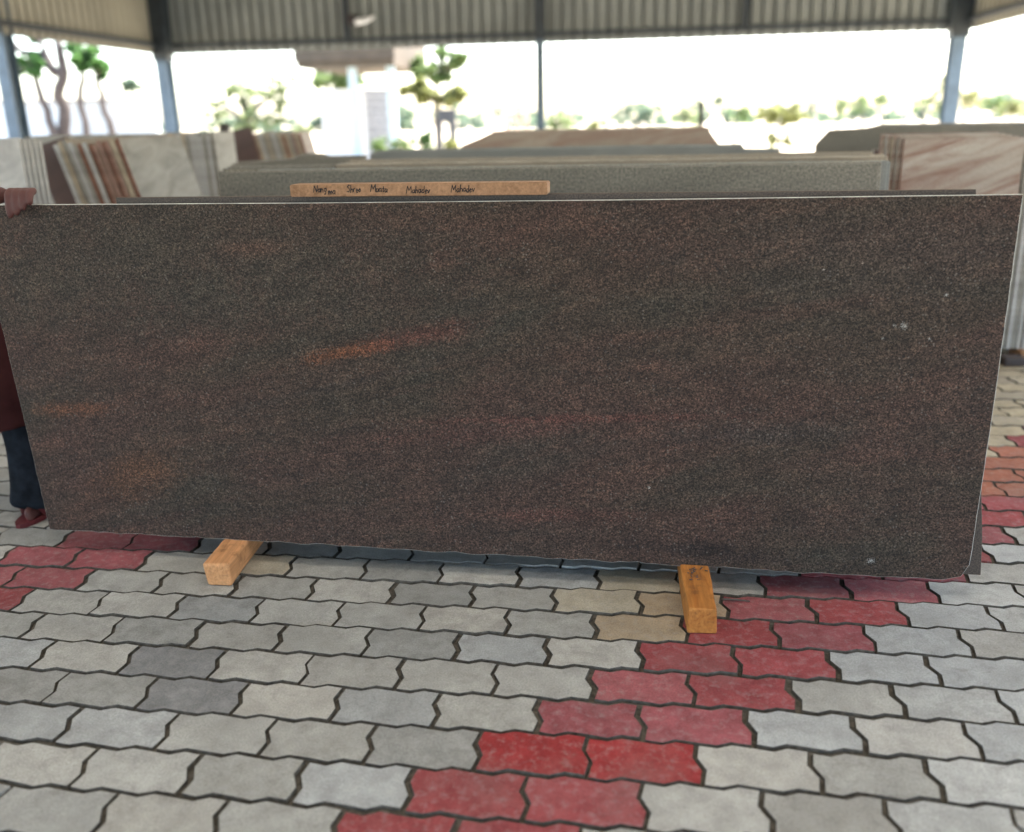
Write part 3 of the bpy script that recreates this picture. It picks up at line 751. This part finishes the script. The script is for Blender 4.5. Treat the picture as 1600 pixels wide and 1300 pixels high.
# dark haunches at the corner column heads, hangers between columns
for x, s in ((LXW+.10, 1), (RXW-.10, -1)):
    mb = MB(); mb.add([(x-.17, BYW-.31, SHB-.15), (x+.17, BYW-.31, SHB-.15), (x+.26, BYW-.31, EAVE), (x-.26, BYW-.31, EAVE), (x-.17, BYW-.02, SHB-.15), (x+.17, BYW-.02, SHB-.15), (x+.26, BYW-.02, EAVE), (x-.26, BYW-.02, EAVE)],
                      [(0, 1, 2, 3), (5, 4, 7, 6), (0, 4, 5, 1), (1, 5, 6, 2), (2, 6, 7, 3), (3, 7, 4, 0)]); part(mb, 'haunch', M['steel_dark'])
for x in (-5.62, 2.65):
    mb = MB(); mb.box((x-.075, BYW-.07, SHB+.1), (x+.075, BYW-.03, gz(x)-.05)); part(mb, 'hanger', M['steel_dark'])
mb = MB(); mb.box((MX-.10, BYW-.26, SHB+.05), (MX+.10, BYW-.02, RIDGE-.2)); part(mb, 'haunch', M['steel_dark'])
SKY_Y = [(-4.0, -3.1), (-1.0, 0.2), (3.2, 4.2), (9.0, 10.0)]
FRONT = -6.9
for s in (-1, 1):
    xe = LXW-.6 if s < 0 else RXW+.6
    ze = EAVE-.06
    cuts = [FRONT-.5]+[v for p_ in SKY_Y for v in p_]+[BYW+.5]
    for k in range(len(cuts)-1):
        ya, yb = cuts[k], cuts[k+1]; n = 2*max(2, int((yb-ya)/.4)); V = []; lift = 0
        if k % 2: ya -= .12; yb += .12; lift = .012; mb = MB()
        for i in range(n+1):
            y = ya+(yb-ya)*i/n; h = .04*(i % 2)
            V += [(xe, y, ze+h+.1+lift), (MX+s*-.15, y, RIDGE+.03+h+.1+lift+(.01 if s > 0 else 0))]
        mb.add(V, [(2*i, 2*i+2, 2*i+3, 2*i+1) if s < 0 else (2*i, 2*i+1, 2*i+3, 2*i+2) for i in range(n)])
        part(mb, 'skylight_sheet' if k % 2 else 'roof_sheet', M['fibreglass'] if k % 2 else M['sheet'])
    for y in ys+(BYW-.2,):
        mb = MB(); mb.bar((xe-s*.6, y, EAVE-.18), (MX, y, RIDGE-.18), .14, .3); part(mb, 'rafter', M['steel_dark'])
# lamp on the back girt
q = at_y(548, 30, 18.35)
lamp = empty('wall_lamp', (q.x, BYW, q.z), 'small white lamp on a dark bracket fixed to the back sheeting', 'lamp')
mb = MB(); mb.box((-.07, -.30, -.09), (.07, .12, .09)); mb.build('bracket', M['lampdark'], lamp)
mb = MB(); mb.tube([(.10, -.24, -.05), (.30, -.26, -.04), (.52, -.28, .03)], [.07, .06, .03], 10); mb.build('shade', M['lampwhite'], lamp, True)

# ------------------------------------------------------------------ outdoors: trees and plants
def leaves(mb, blobs, n, size, rnd, flat=.3):
    tot = sum(b[3]**2 if len(b) == 4 else b[3]*b[4] for b in blobs)
    for b in blobs:
        cx, cy, cz = b[:3]; rx = b[3]; rz_ = b[3] if len(b) == 4 else b[4]
        k = int(n*(b[3]**2)/tot) if len(b) == 4 else int(n*(b[3]*b[4])/max(tot, 1e-6))
        subs = []
        for _ in range(11):
            d = Vector((rnd.gauss(0, 1), rnd.gauss(0, 1), rnd.gauss(0, 1))).normalized(); rr = rnd.uniform(.35, 1.12)
            subs.append((Vector((cx+d.x*rx*rr, cy+d.y*rx*rr, cz+d.z*rz_*rr)), rnd.uniform(.16, .34)*(rx+rz_)/2))
        for _ in range(max(k, 30)):
            c0, sr = rnd.choice(subs)
            p = c0+Vector((rnd.gauss(0, .6), rnd.gauss(0, .6), rnd.gauss(0, .45)))*sr
            a = Vector((rnd.gauss(0, 1), rnd.gauss(0, 1), rnd.gauss(0, .6))).normalized(); b_ = a.orthogonal().normalized()
            b_ = (Matrix.Rotation(rnd.uniform(0, 6.3), 3, a) @ b_)
            s = size*rnd.uniform(.6, 1.4); c_ = a*s; e = b_*s*.45
            mb.add([p-c_, p-e, p+c_, p+e], [(0, 1, 2, 3)])
def tree(name, label, cat, base, trunks, blobs, n, size, leaf, group=None, seed=1, fan=None):
    rnd = random.Random(seed)
    e = empty(name, base, label, cat, group); B = Vector(base)
    mb = MB()
    for pts, r0, r1 in trunks:
        m_ = len(pts); fine = []
        for i in range(m_-1):
            for j in range(3): fine.append(Vector(pts[i]).lerp(Vector(pts[i+1]), j/3)+Vector((rnd.gauss(0, r0*.25), rnd.gauss(0, r0*.25), 0))*(1 if i+j else 0))
        fine.append(Vector(pts[-1]))
        mb.tube([p-B for p in fine], [r0+(r1-r0)*i/(len(fine)-1) for i in range(len(fine))], 8)
    # limbs into the crown
    tip = Vector(trunks[0][0][-1])
    for b in blobs:
        c = Vector(b[:3]); t = min((Vector(t_[0][-1]) for t_ in trunks), key=lambda v: (v-c).length)
        for _ in range(3):
            q = c+Vector((rnd.uniform(-.6, .6), rnd.uniform(-.6, .6), rnd.uniform(-.3, .7)))*b[3]*.8
            mb.tube([t-B, (t+q)/2-B+Vector((0, 0, b[3]*.1)), q-B], [trunks[0][2]*.7, trunks[0][2]*.5, trunks[0][2]*.2], 5)
    mb.build('trunk', M['bark'], e, True)
    mb = MB(); leaves(mb, [(b[0]-B.x, b[1]-B.y, b[2]-B.z, *b[3:]) for b in blobs], n, size, rnd)
    mb.build('crown', M[leaf], e)
    return e
def P(x, y, Y): return at_y(x, y, Y)
def G(x, y, Y):
    p = at_y(x, y, Y); return Vector((p.x, Y, -.06))
S = lambda px, Y: px*(Y+1.7)/FPX       # metres spanned by px at that distance
# slender trees at the left, bare trunks with small tufts
def tuft_tree(label, path, tufts, Y, rad, seed, leaf='leaf_deep', group='slender tufted trees by the pale wall', extra=()):
    top = [P(x, y, Y) for x, y in path]; base = Vector((top[0].x+(top[0].x-top[1].x)*.25, Y, -.06))
    tr = [([base]+top, rad, rad*.55)]
    for ex in extra: tr.append(([P(x, y, Y) for x, y in ex], rad*.6, rad*.35))
    blobs = [(*P(x, y, Y+dy), S(r, Y), S(r*k, Y)) for x, y, r, k, dy in tufts]
    tree('slender_tree', label, 'tree', base, tr, blobs, 420, .16, leaf, group, seed)
tuft_tree('slender tree leaning left with one low leaf tuft before the pale wall', [(84, 205), (66, 155), (52, 112)], [(48, 101, 17, .9, 0), (30, 108, 9, .6, .3)], 24, .15, 21)
tuft_tree('thick forked bare trunk rising between the tufted trees', [(102, 205), (98, 150), (99, 112), (90, 62)], [(58, 58, 10, .7, .2)], 24.3, .21, 22, extra=[[(97, 122), (75, 95), (62, 66)], [(88, 116), (60, 85), (34, 82), (12, 58)]])
tuft_tree('slender tree with curved thin trunk and a paired leaf tuft', [(136, 205), (125, 165), (130, 125), (131, 112)], [(126, 94, 14, 1.1, 0), (116, 76, 10, .8, .3)], 24, .12, 23)
tuft_tree('slender straight tree with a tall narrow bright leaf tuft', [(172, 205), (162, 160), (154, 120)], [(151, 96, 13, 1.7, 0), (144, 78, 8, 1.2, .2)], 24.2, .13, 24)
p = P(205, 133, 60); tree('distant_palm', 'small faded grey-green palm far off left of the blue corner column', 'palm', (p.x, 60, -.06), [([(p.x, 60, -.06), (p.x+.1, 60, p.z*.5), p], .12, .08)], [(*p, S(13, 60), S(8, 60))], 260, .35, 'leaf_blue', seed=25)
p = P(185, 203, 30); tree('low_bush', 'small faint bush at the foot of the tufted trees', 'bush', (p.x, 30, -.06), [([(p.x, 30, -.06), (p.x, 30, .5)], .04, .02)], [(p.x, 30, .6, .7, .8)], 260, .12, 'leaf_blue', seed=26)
# boundary wall at the left
a = P(-60, 157, 25.5); b = P(240, 157, 25.5)
wall = empty('boundary_wall', (a.x, 25.5, -.06), 'pale blue plastered low wall with cement coping behind the slender trees', 'wall')
mb = MB(); mb.box((0, 0, 0), (b.x-a.x, .2, 2.2)); mb.build('wall', M['plaster'], wall)
mb = MB(); mb.box((-.05, -.06, 2.2), (b.x-a.x+.05, .26, 2.3)); mb.build('coping', M['block'], wall)
# shrub tree
blobs = [(*P(375, 150, 26), S(34, 26), S(26, 26)), (*P(340, 172, 26), S(28, 26), S(20, 26)), (*P(415, 170, 26), S(34, 26), S(24, 26)), (*P(440, 125, 26.4), S(20, 26), S(26, 26)), (*P(368, 120, 26.2), S(14, 26), S(18, 26)), (*P(390, 190, 26), S(40, 26), S(14, 26))]
b0 = G(385, 200, 26)
tree('spreading_shrub', 'pale green spreading shrub tree right of the blue corner column', 'shrub', b0, [([b0, (b0.x+.1, 26, .8), (b0.x, 26, 1.5)], .10, .05)], blobs, 1100, .105, 'leaf_pale', seed=31)
# house with deep brown eave
hx0, hx1 = P(474, 90, 28).x, P(612, 90, 28).x
house = empty('small_house', (hx0, 28, -.06), 'small white house with deep brown eave, pale blue columns and grey block wall', 'house')
z0 = P(540, 105, 28).z; z1 = P(540, 80, 28).z+.15
def hp(name, a, b, mat):
    mb = MB(); mb.box(a, b); return mb.build(name, M[mat], house)
W_ = hx1-hx0
hp('roof_slab', (-.1, -.4, z0+.06), (W_+.15, 4.5, z1+.3), 'roofslab'); hp('fascia', (-.15, -.48, z0+.22), (W_+.2, -.4, z1+.36), 'roofslab')
hp('wall', (-.6, 3.2, 0), (W_*.46, 3.4, P(500, 140, 31).z+.06), 'whitewash')
for cxp in (553, 612):
    x = P(cxp, 150, 28).x-hx0; hp('column', (x-.12, -.1, 0), (x+.12, .14, z0+.06), 'pipe')
x0, x1 = P(566, 150, 28).x-hx0, P(604, 150, 28).x-hx0
nrow = 11; hh = (P(585, 139, 28).z+.06)/nrow
bw = hp('block_wall', (x0, .3, 0), (x1, .5, hh*nrow), 'whitewash')
for r_ in range(nrow):
    n_ = 2; off = 0 if r_ % 2 else .5
    edges_ = [x0]+[x0+(x1-x0)*(k+off)/n_ for k in range(n_+1) if 0 < (k+off)/n_ < 1]+[x1]
    for xa, xb in zip(edges_, edges_[1:]):
        mb = MB(); mb.box((xa+.012, .27, r_*hh+.012), (xb-.012, .32, (r_+1)*hh-.012)); mb.build('block', M['block'], bw)
# greenery behind and before the house
bl = [(*P(500, 125, 34), S(26, 34), S(14, 34)), (*P(535, 118, 34), S(24, 34), S(16, 34)), (*P(560, 108, 34), S(20, 34), S(16, 34))]
b0 = G(520, 130, 34); tree('leafy_tree', 'bright leafy tree seen under the brown eave of the white house', 'tree', b0, [([b0, (b0.x, 34, 1.6), (b0.x+.1, 34, 2.4)], .12, .07)], bl, 900, .2, 'leaf_mid', seed=32)
bl = [(*P(690, 112, 30), S(30, 30), S(14, 30)), (*P(715, 92, 30), S(16, 30), S(12, 30)), (*P(652, 105, 30), S(14, 30), S(12, 30)), (*P(690, 82, 30), S(12, 30), S(10, 30))]
b0 = G(686, 200, 30); tree('leafy_tree', 'tall slim green tree standing right of the white house', 'tree', b0, [([b0, (b0.x+.1, 30, 1.5), (b0.x, 30, 2.5)], .08, .05)], bl, 800, .17, 'leaf_mid', seed=33)
bl = [(*P(660, 147, 27), S(13, 27), S(17, 27)), (*P(640, 140, 27), S(14, 27), S(9, 27)), (*P(700, 154, 27), S(15, 27), S(9, 27)), (*P(718, 144, 27), S(13, 27), S(8, 27)), (*P(680, 150, 27.3), S(8, 27), S(7, 27))]
b0 = G(682, 200, 27); tree('banana_plant', 'olive green plant with drooping leaf fans above the dark board', 'plant', b0, [([b0, (b0.x, 27, 1), (b0.x-.02, 27, 2.0)], .07, .05)], bl, 620, .2, 'leaf_yellow', seed=34)
for x, y, r_, lf, sd in ((590, 215, 16, 'leaf_mid', 1), (622, 218, 14, 'leaf_mid', 2), (655, 212, 15, 'leaf_deep', 3), (668, 200, 10, 'leaf_deep', 4), (700, 222, 18, 'leaf_yellow', 5), (470, 190, 14, 'leaf_pale', 6)):
    p = P(x, y, 23.5); tree('low_bush', {1: 'low bush at the foot of the grey block wall', 2: 'low bush between block wall and dark board', 3: 'dark green low bush left of the dark board', 4: 'small dark bush behind the low green one near the board', 5: 'yellow-green low bush in front of the dark board', 6: 'faint pale bush at the left end of the white house'}[sd],
        'bush', (p.x, 23.5, -.06), [([(p.x, 23.5, -.06), (p.x, 23.5, p.z)], .03, .015)], [(p.x, 23.5, p.z*.8, S(r_, 23.5), S(r_*.9, 23.5)), (p.x+.1, 23.6, p.z*.4, S(r_, 23.5), S(r_, 23.5))], 380, .09, lf, seed=40+sd)
# dark board on legs
p0, p1 = P(683, 171, 25.5), P(712, 190, 25.5)
sb_ = empty('notice_board', (p0.x, 25.5, -.06), 'dark grey board on two legs standing outside among the bushes', 'board')
mb = MB(); mb.box((0, 0, p1.z+.06), (p1.x-p0.x, .06, p0.z+.06)); mb.build('panel', M['darkpanel'], sb_)
for xa, xb in ((0, .12), (p1.x-p0.x-.2, p1.x-p0.x)):
    mb = MB(); mb.box((xa, 0, 0), (xb, .06, p1.z+.06)); mb.build('leg', M['darkpanel'], sb_)
# small shelter with straw canopy and pink posts
p0, p1 = P(766, 150, 40), P(832, 160, 40)
sh = empty('small_shelter', (p0.x, 40, -.06), 'small open shelter with straw canopy and thin pink posts left of the middle column', 'shelter')
ww = p1.x-p0.x
mb = MB(); mb.add([(-.1, -.2, p1.z-.05), (ww*.8, -.2, p1.z-.05), (ww*.8, 2, p1.z-.05), (-.1, 2, p1.z-.05), (.3, .7, p0.z+.2), (ww*.55, .7, p0.z+.2)], [(0, 1, 5, 4), (1, 2, 5), (2, 3, 4, 5), (3, 0, 4), (3, 2, 1, 0)]); mb.build('canopy', M['straw'], sh)
mb = MB(); mb.box((-.05, -.1, p1.z-.22), (ww, -.02, p1.z-.08)); mb.build('beam', M['pinkpost'], sh)
for k, xx in enumerate((.05, .62, 1.15, 1.55)):
    mb = MB(); mb.box((xx, -.1, 0), (xx+(.2 if k == 1 else .1), 0, p1.z-.22)); mb.build('post', M['pinkpost'], sh)
# bushes and trees to the right of the middle column
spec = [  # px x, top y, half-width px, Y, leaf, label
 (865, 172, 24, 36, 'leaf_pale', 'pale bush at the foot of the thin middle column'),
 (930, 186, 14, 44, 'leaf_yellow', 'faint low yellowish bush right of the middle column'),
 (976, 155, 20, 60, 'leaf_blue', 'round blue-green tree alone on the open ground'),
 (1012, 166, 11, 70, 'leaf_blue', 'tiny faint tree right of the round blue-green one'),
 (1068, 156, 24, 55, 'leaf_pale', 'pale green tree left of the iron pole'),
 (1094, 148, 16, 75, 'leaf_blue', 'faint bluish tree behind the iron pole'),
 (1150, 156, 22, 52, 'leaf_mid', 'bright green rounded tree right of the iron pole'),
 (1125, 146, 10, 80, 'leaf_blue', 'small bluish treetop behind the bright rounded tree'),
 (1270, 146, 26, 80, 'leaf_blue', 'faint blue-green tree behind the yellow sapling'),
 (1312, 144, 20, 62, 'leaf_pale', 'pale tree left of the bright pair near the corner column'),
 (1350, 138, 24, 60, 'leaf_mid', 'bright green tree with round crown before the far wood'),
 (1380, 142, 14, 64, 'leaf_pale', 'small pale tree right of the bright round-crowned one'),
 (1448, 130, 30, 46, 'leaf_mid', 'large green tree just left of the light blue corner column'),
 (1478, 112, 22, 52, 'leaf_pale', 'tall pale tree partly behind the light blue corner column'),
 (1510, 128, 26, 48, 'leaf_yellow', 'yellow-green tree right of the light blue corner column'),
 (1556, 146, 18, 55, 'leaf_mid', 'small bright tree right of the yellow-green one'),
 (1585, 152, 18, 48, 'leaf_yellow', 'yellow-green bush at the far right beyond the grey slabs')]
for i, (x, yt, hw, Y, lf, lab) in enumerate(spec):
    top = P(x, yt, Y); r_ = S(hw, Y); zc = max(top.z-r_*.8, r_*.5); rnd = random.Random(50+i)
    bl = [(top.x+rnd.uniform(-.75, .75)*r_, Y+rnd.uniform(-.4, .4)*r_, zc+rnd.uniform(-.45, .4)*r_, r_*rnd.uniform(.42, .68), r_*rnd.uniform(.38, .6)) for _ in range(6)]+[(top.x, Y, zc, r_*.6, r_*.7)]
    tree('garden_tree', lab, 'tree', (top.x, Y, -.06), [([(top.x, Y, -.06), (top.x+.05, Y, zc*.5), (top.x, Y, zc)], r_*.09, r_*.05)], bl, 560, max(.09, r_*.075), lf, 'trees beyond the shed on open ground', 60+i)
# yellow sapling near the shed
bl = [(*P(1220, 172, 24), S(30, 24), S(18, 24)), (*P(1200, 180, 24), S(18, 24), S(14, 24)), (*P(1242, 180, 24.2), S(16, 24), S(14, 24)), (*P(1205, 222, 24), S(12, 24), S(14, 24)), (*P(1232, 222, 24), S(9, 24), S(18, 24))]
b0 = G(1222, 200, 24)
tree('sapling', 'thin yellow-green sapling outside between the farthest slabs and the right stack', 'sapling', b0, [([b0, (b0.x-.05, 24, .6), (b0.x, 24, 1.3)], .05, .025)], bl, 520, .10, 'leaf_yellow', seed=91)
p = P(1422, 98, 58); mb = MB(); mb.tube([(p.x, 58, -.06), (p.x, 58, p.z*.5), p], [.09, .08, .06], 8)
tag(mb.build('utility_pole', M['block']), 'thin pale utility pole standing left of the large green tree', 'pole')
# distant wood along the horizon
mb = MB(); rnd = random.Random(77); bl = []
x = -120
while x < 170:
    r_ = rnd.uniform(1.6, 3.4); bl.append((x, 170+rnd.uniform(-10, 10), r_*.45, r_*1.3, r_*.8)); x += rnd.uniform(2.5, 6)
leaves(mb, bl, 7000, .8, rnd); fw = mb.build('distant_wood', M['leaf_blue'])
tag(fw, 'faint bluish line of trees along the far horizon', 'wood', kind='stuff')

# ------------------------------------------------------------------ the person at the slab's left end
person = empty('person', (-2.08, 1.2, 0), 'person in maroon top and dark trousers gripping the top corner of the big slab', 'person')
def rel(ch): return [(x+2.08, y-1.2, z, a, b) for x, y, z, a, b in ch]
def skin_build(name, chains, mat, sub=2, voxel=None):
    # the skin layer must exist before radii can be set: make it through bmesh
    V = []; E = []; Rr = []; idx = {}; roots = []
    for ch in chains:
        prev = None
        for (x, y, z, a, b) in rel(ch):
            key = (round(x, 4), round(y, 4), round(z, 4))
            if key not in idx: idx[key] = len(V); V.append((x, y, z)); Rr.append((a, b))
            k = idx[key]
            if prev is None: roots.append(k)
            elif prev != k: E.append((prev, k))
            prev = k
    bm = bmesh.new(); lay = bm.verts.layers.skin.verify()
    bv = [bm.verts.new(v) for v in V]
    for i, v in enumerate(bv): v[lay].radius = Rr[i]
    es = set()
    for a, b in E:
        if (a, b) not in es and (b, a) not in es: bm.edges.new((bv[a], bv[b])); es.add((a, b))
    par = list(range(len(V)))
    def find(i):
        while par[i] != i: i = par[i]
        return i
    for a, b in E: par[find(a)] = find(b)
    seen = set()
    for k in roots:
        c = find(k)
        if c not in seen: bv[k][lay].use_root = True; seen.add(c)
    me = bpy.data.meshes.new(name); bm.to_mesh(me); bm.free(); me.materials.append(mat)
    o = obj(name, me, person)
    sk = o.modifiers.new('skin', 'SKIN'); sk.use_smooth_shade = True; sk.branch_smoothing = .4
    ss = o.modifiers.new('sub', 'SUBSURF'); ss.levels = sub; ss.render_levels = sub
    if voxel:
        rm = o.modifiers.new('remesh', 'REMESH'); rm.mode = 'VOXEL'; rm.voxel_size = voxel; rm.use_smooth_shade = True
        sm = o.modifiers.new('smooth', 'SMOOTH'); sm.factor = .5; sm.iterations = 4
    return o
pel = (-2.07, 1.22, .93, .15, .11); spn = (-2.08, 1.22, 1.12, .135, .095); che = (-2.09, 1.20, 1.32, .155, .105)
nck = (-2.09, 1.185, 1.47, .055, .055); 
shL = (-1.925, 1.19, 1.40, .062, .062); elL = (-1.88, 1.12, 1.08, .046, .046); wrL = (-1.690, .995, 1.168, .028, .032)
palm = (-1.590, .962, 1.186, .046, .024)
shR = (-2.255, 1.20, 1.40, .062, .062); elR = (-2.335, 1.22, 1.12, .045, .045); wrR = (-2.33, 1.12, .89, .028, .030); palmR = (-2.33, 1.09, .80, .026, .04)
hipL = (-1.965, 1.21, .88, .105, .105); knL = (-1.862, 1.17, .47, .064, .066); anL = (-1.832, 1.21, .085, .042, .046)
hipR = (-2.175, 1.22, .88, .105, .105); knR = (-2.235, 1.20, .47, .064, .066); anR = (-2.265, 1.25, .085, .042, .046)
chains = [[pel, spn, che, nck, (-2.09, 1.165, 1.545, .082, .086), (-2.09, 1.155, 1.62, .098, .112), (-2.09, 1.165, 1.69, .090, .102)],
          [(-2.09, 1.155, 1.62, .098, .112), (-2.09, 1.055, 1.595, .014, .018)],
          [che, shL, elL, wrL, palm], [che, shR, elR, wrR, palmR], [pel, hipL, knL, anL, (-1.826, 1.13, .035, .038, .022), (-1.822, 1.065, .028, .032, .014)], [pel, hipR, knR, anR, (-2.29, 1.14, .035, .040, .026), (-2.30, 1.07, .03, .036, .020)]]
# fingers of the gripping hand: over the top edge, down the front face
for k, (fx, ln) in enumerate(((-1.468, .022), (-1.492, .036), (-1.516, .048), (-1.540, .056))):
    chains.append([(fx-.040, .965, 1.186, .014, .013), (fx-.006, .925, 1.193, .0135, .013), (fx, .897, 1.186, .0125, .0125), (fx+.001, .889, 1.178-ln*.6, .0115, .0115), (fx, .890, 1.175-ln*1.15, .0095, .0095)])
chains.append([(-1.600, .978, 1.180, .013, .013), (-1.565, 1.004, 1.165, .0115, .0115), (-1.545, 1.006, 1.138, .0095, .0095)])
for k, (dx, dy) in enumerate(((-.012, -.03), (-.004, -.012), (.002, .006), (.004, .024))):
    chains.append([(-2.33+dx*.5, 1.09+dy*.8, .79, .011, .011), (-2.33+dx, 1.075+dy, .735, .0095, .0095), (-2.325+dx, 1.068+dy, .70, .0088, .0088), (-2.318+dx, 1.07+dy, .668+.008*abs(k-1), .0075, .0075)])
chains.append([(-2.325, 1.075, .83, .012, .012), (-2.312, 1.045, .785, .0105, .0105), (-2.308, 1.04, .75, .0085, .0085)])
skin_build('body', chains, M['skin'], 2, .006)
# face details and hair
for s in (-1, 1):
    mb = MB(); bmx = bmesh.new(); bmesh.ops.create_icosphere(bmx, subdivisions=2, radius=.012); me = bpy.data.meshes.new('eye'); bmx.to_mesh(me); bmx.free(); me.materials.append(M['eyewhite'])
    o = obj('eye', me, person); o.location = (-.01+s*.032, -.114, 1.622)
    bmx = bmesh.new(); bmesh.ops.create_icosphere(bmx, subdivisions=2, radius=.0075); mp_ = bpy.data.meshes.new('iris'); bmx.to_mesh(mp_); bmx.free(); mp_.materials.append(M['hair'])
    ir = obj('iris', mp_, o); ir.location = (0, -.0072, 0)
    bmx = bmesh.new(); bmesh.ops.create_icosphere(bmx, subdivisions=2, radius=.02); me = bpy.data.meshes.new('ear'); bmx.to_mesh(me); bmx.free(); me.materials.append(M['skin'])
    o = obj('ear', me, person); o.location = (-.01+s*.078, -.03, 1.61); o.scale = (.4, .8, 1.5)
mb = MB(); mb.box((-.034, -.122, 1.553), (.014, -.108, 1.563)); o = mb.build('mouth', M['kurta'], person); bevel(o, .004, 2)
bmx = bmesh.new(); bmesh.ops.create_icosphere(bmx, subdivisions=4, radius=1)
for v in bmx.verts:
    c = v.co.copy(); n_ = noise.noise(c*6)*.05
    v.co = Vector((c.x*(.093+n_*.08), c.y*(.112+n_*.08), c.z*(.105+n_*.1)))
bmesh.ops.delete(bmx, geom=[v for v in bmx.verts if v.co.z < -.03 or (v.co.y < -.05 and v.co.z < .055)], context='VERTS')
me = bpy.data.meshes.new('hair'); bmx.to_mesh(me); bmx.free(); me.materials.append(M['hair'])
o = obj('hair', me, person); o.location = (-.01, -.03, 1.655)
# clothing: a long maroon top, dark jeans, red sandals
mb = MB(); rings = [(1.46, -2.09, 1.19, .075, .07), (1.42, -2.09, 1.195, .14, .095), (1.36, -2.09, 1.20, .185, .118), (1.25, -2.088, 1.205, .178, .128), (1.10, -2.08, 1.21, .165, .122), (.95, -2.065, 1.21, .185, .135),
         (.80, -2.05, 1.205, .215, .150), (.62, -2.035, 1.20, .235, .158), (.46, -2.028, 1.195, .255, .165), (.36, -2.025, 1.19, .26, .168)]
nseg = 28; V = []
for z, cx, cy, ax, ay in rings:
    for k in range(nseg):
        a = 2*math.pi*k/nseg; w_ = 1+max(0, (.95-z))*.10*math.sin(7*a+z*3)
        V.append((cx+2.08+ax*w_*math.cos(a), cy-1.2+ay*w_*math.sin(a), z))
mb.add(V, [[i*nseg+k, (i+1)*nseg+k, (i+1)*nseg+(k+1) % nseg, i*nseg+(k+1) % nseg] for i in range(len(rings)-1) for k in range(nseg)]+[list(range(nseg)), [(len(rings)-1)*nseg+k for k in range(nseg)][::-1]])
for arm in ([(-2.0, 1.2, 1.38, .09), (-1.93, 1.19, 1.37, .082), (-1.90, 1.15, 1.22, .068), (-1.885, 1.12, 1.09, .064), (-1.82, 1.075, 1.115, .056), (-1.75, 1.03, 1.145, .050)],
            [(-2.18, 1.2, 1.38, .09), (-2.25, 1.20, 1.37, .082), (-2.30, 1.21, 1.24, .068), (-2.335, 1.22, 1.12, .062), (-2.335, 1.18, 1.02, .056), (-2.33, 1.15, .95, .052)]):
    mb.tube([(x+2.08, y-1.2, z) for x, y, z, r_ in arm], [r_ for x, y, z, r_ in arm], 14)
tu = mb.build('tunic', M['kurta'], person, True)
rm = tu.modifiers.new('remesh', 'REMESH'); rm.mode = 'VOXEL'; rm.voxel_size = .011; rm.use_smooth_shade = True
sm = tu.modifiers.new('smooth', 'SMOOTH'); sm.factor = .5; sm.iterations = 4
skin_build('jeans', [[(-2.07, 1.22, .90, .15, .12), (-1.965, 1.21, .80, .105, .105), (-1.875, 1.19, .47, .078, .080), (-1.842, 1.185, .28, .078, .084), (-1.838, 1.165, .085, .076, .100), (-1.838, 1.14, .022, .080, .125)],
                     [(-2.07, 1.22, .90, .15, .12), (-2.175, 1.22, .80, .105, .105), (-2.21, 1.20, .47, .078, .080), (-2.255, 1.22, .28, .078, .084), (-2.265, 1.245, .085, .062, .074), (-2.265, 1.245, .055, .062, .074)]], M['jeans'], 2)
for x, y, rz_ in ((-1.832, 1.17, R(-4)), (-2.28, 1.18, R(8))):
    s_ = empty('sandal', (0, 0, 0), None, None); s_.parent = person; s_.location = (x+2.08, y-1.2, 0); s_.rotation_euler.z = rz_
    mb = MB(); n = 18; top = []; bot = []
    for i in range(n):
        a = 2*math.pi*i/n; yy = -.135*math.sin(a); xx = (.048 if yy < .0 else .038)*math.cos(a); top.append((xx, yy, .018)); bot.append((xx, yy, .0005))
    mb.add(top+bot, [list(range(n))[::-1], [n+i for i in range(n)]]+[[i, (i+1) % n, n+(i+1) % n, n+i] for i in range(n)]); mb.build('sole', M['sandal'], s_)
    mb = MB(); mb.tube([(-.048, -.03, .015), (-.036, -.05, .056), (0, -.06, .070), (.036, -.05, .056), (.048, -.03, .015)], [.014]*5, 8); mb.build('strap', M['sandal'], s_, True)
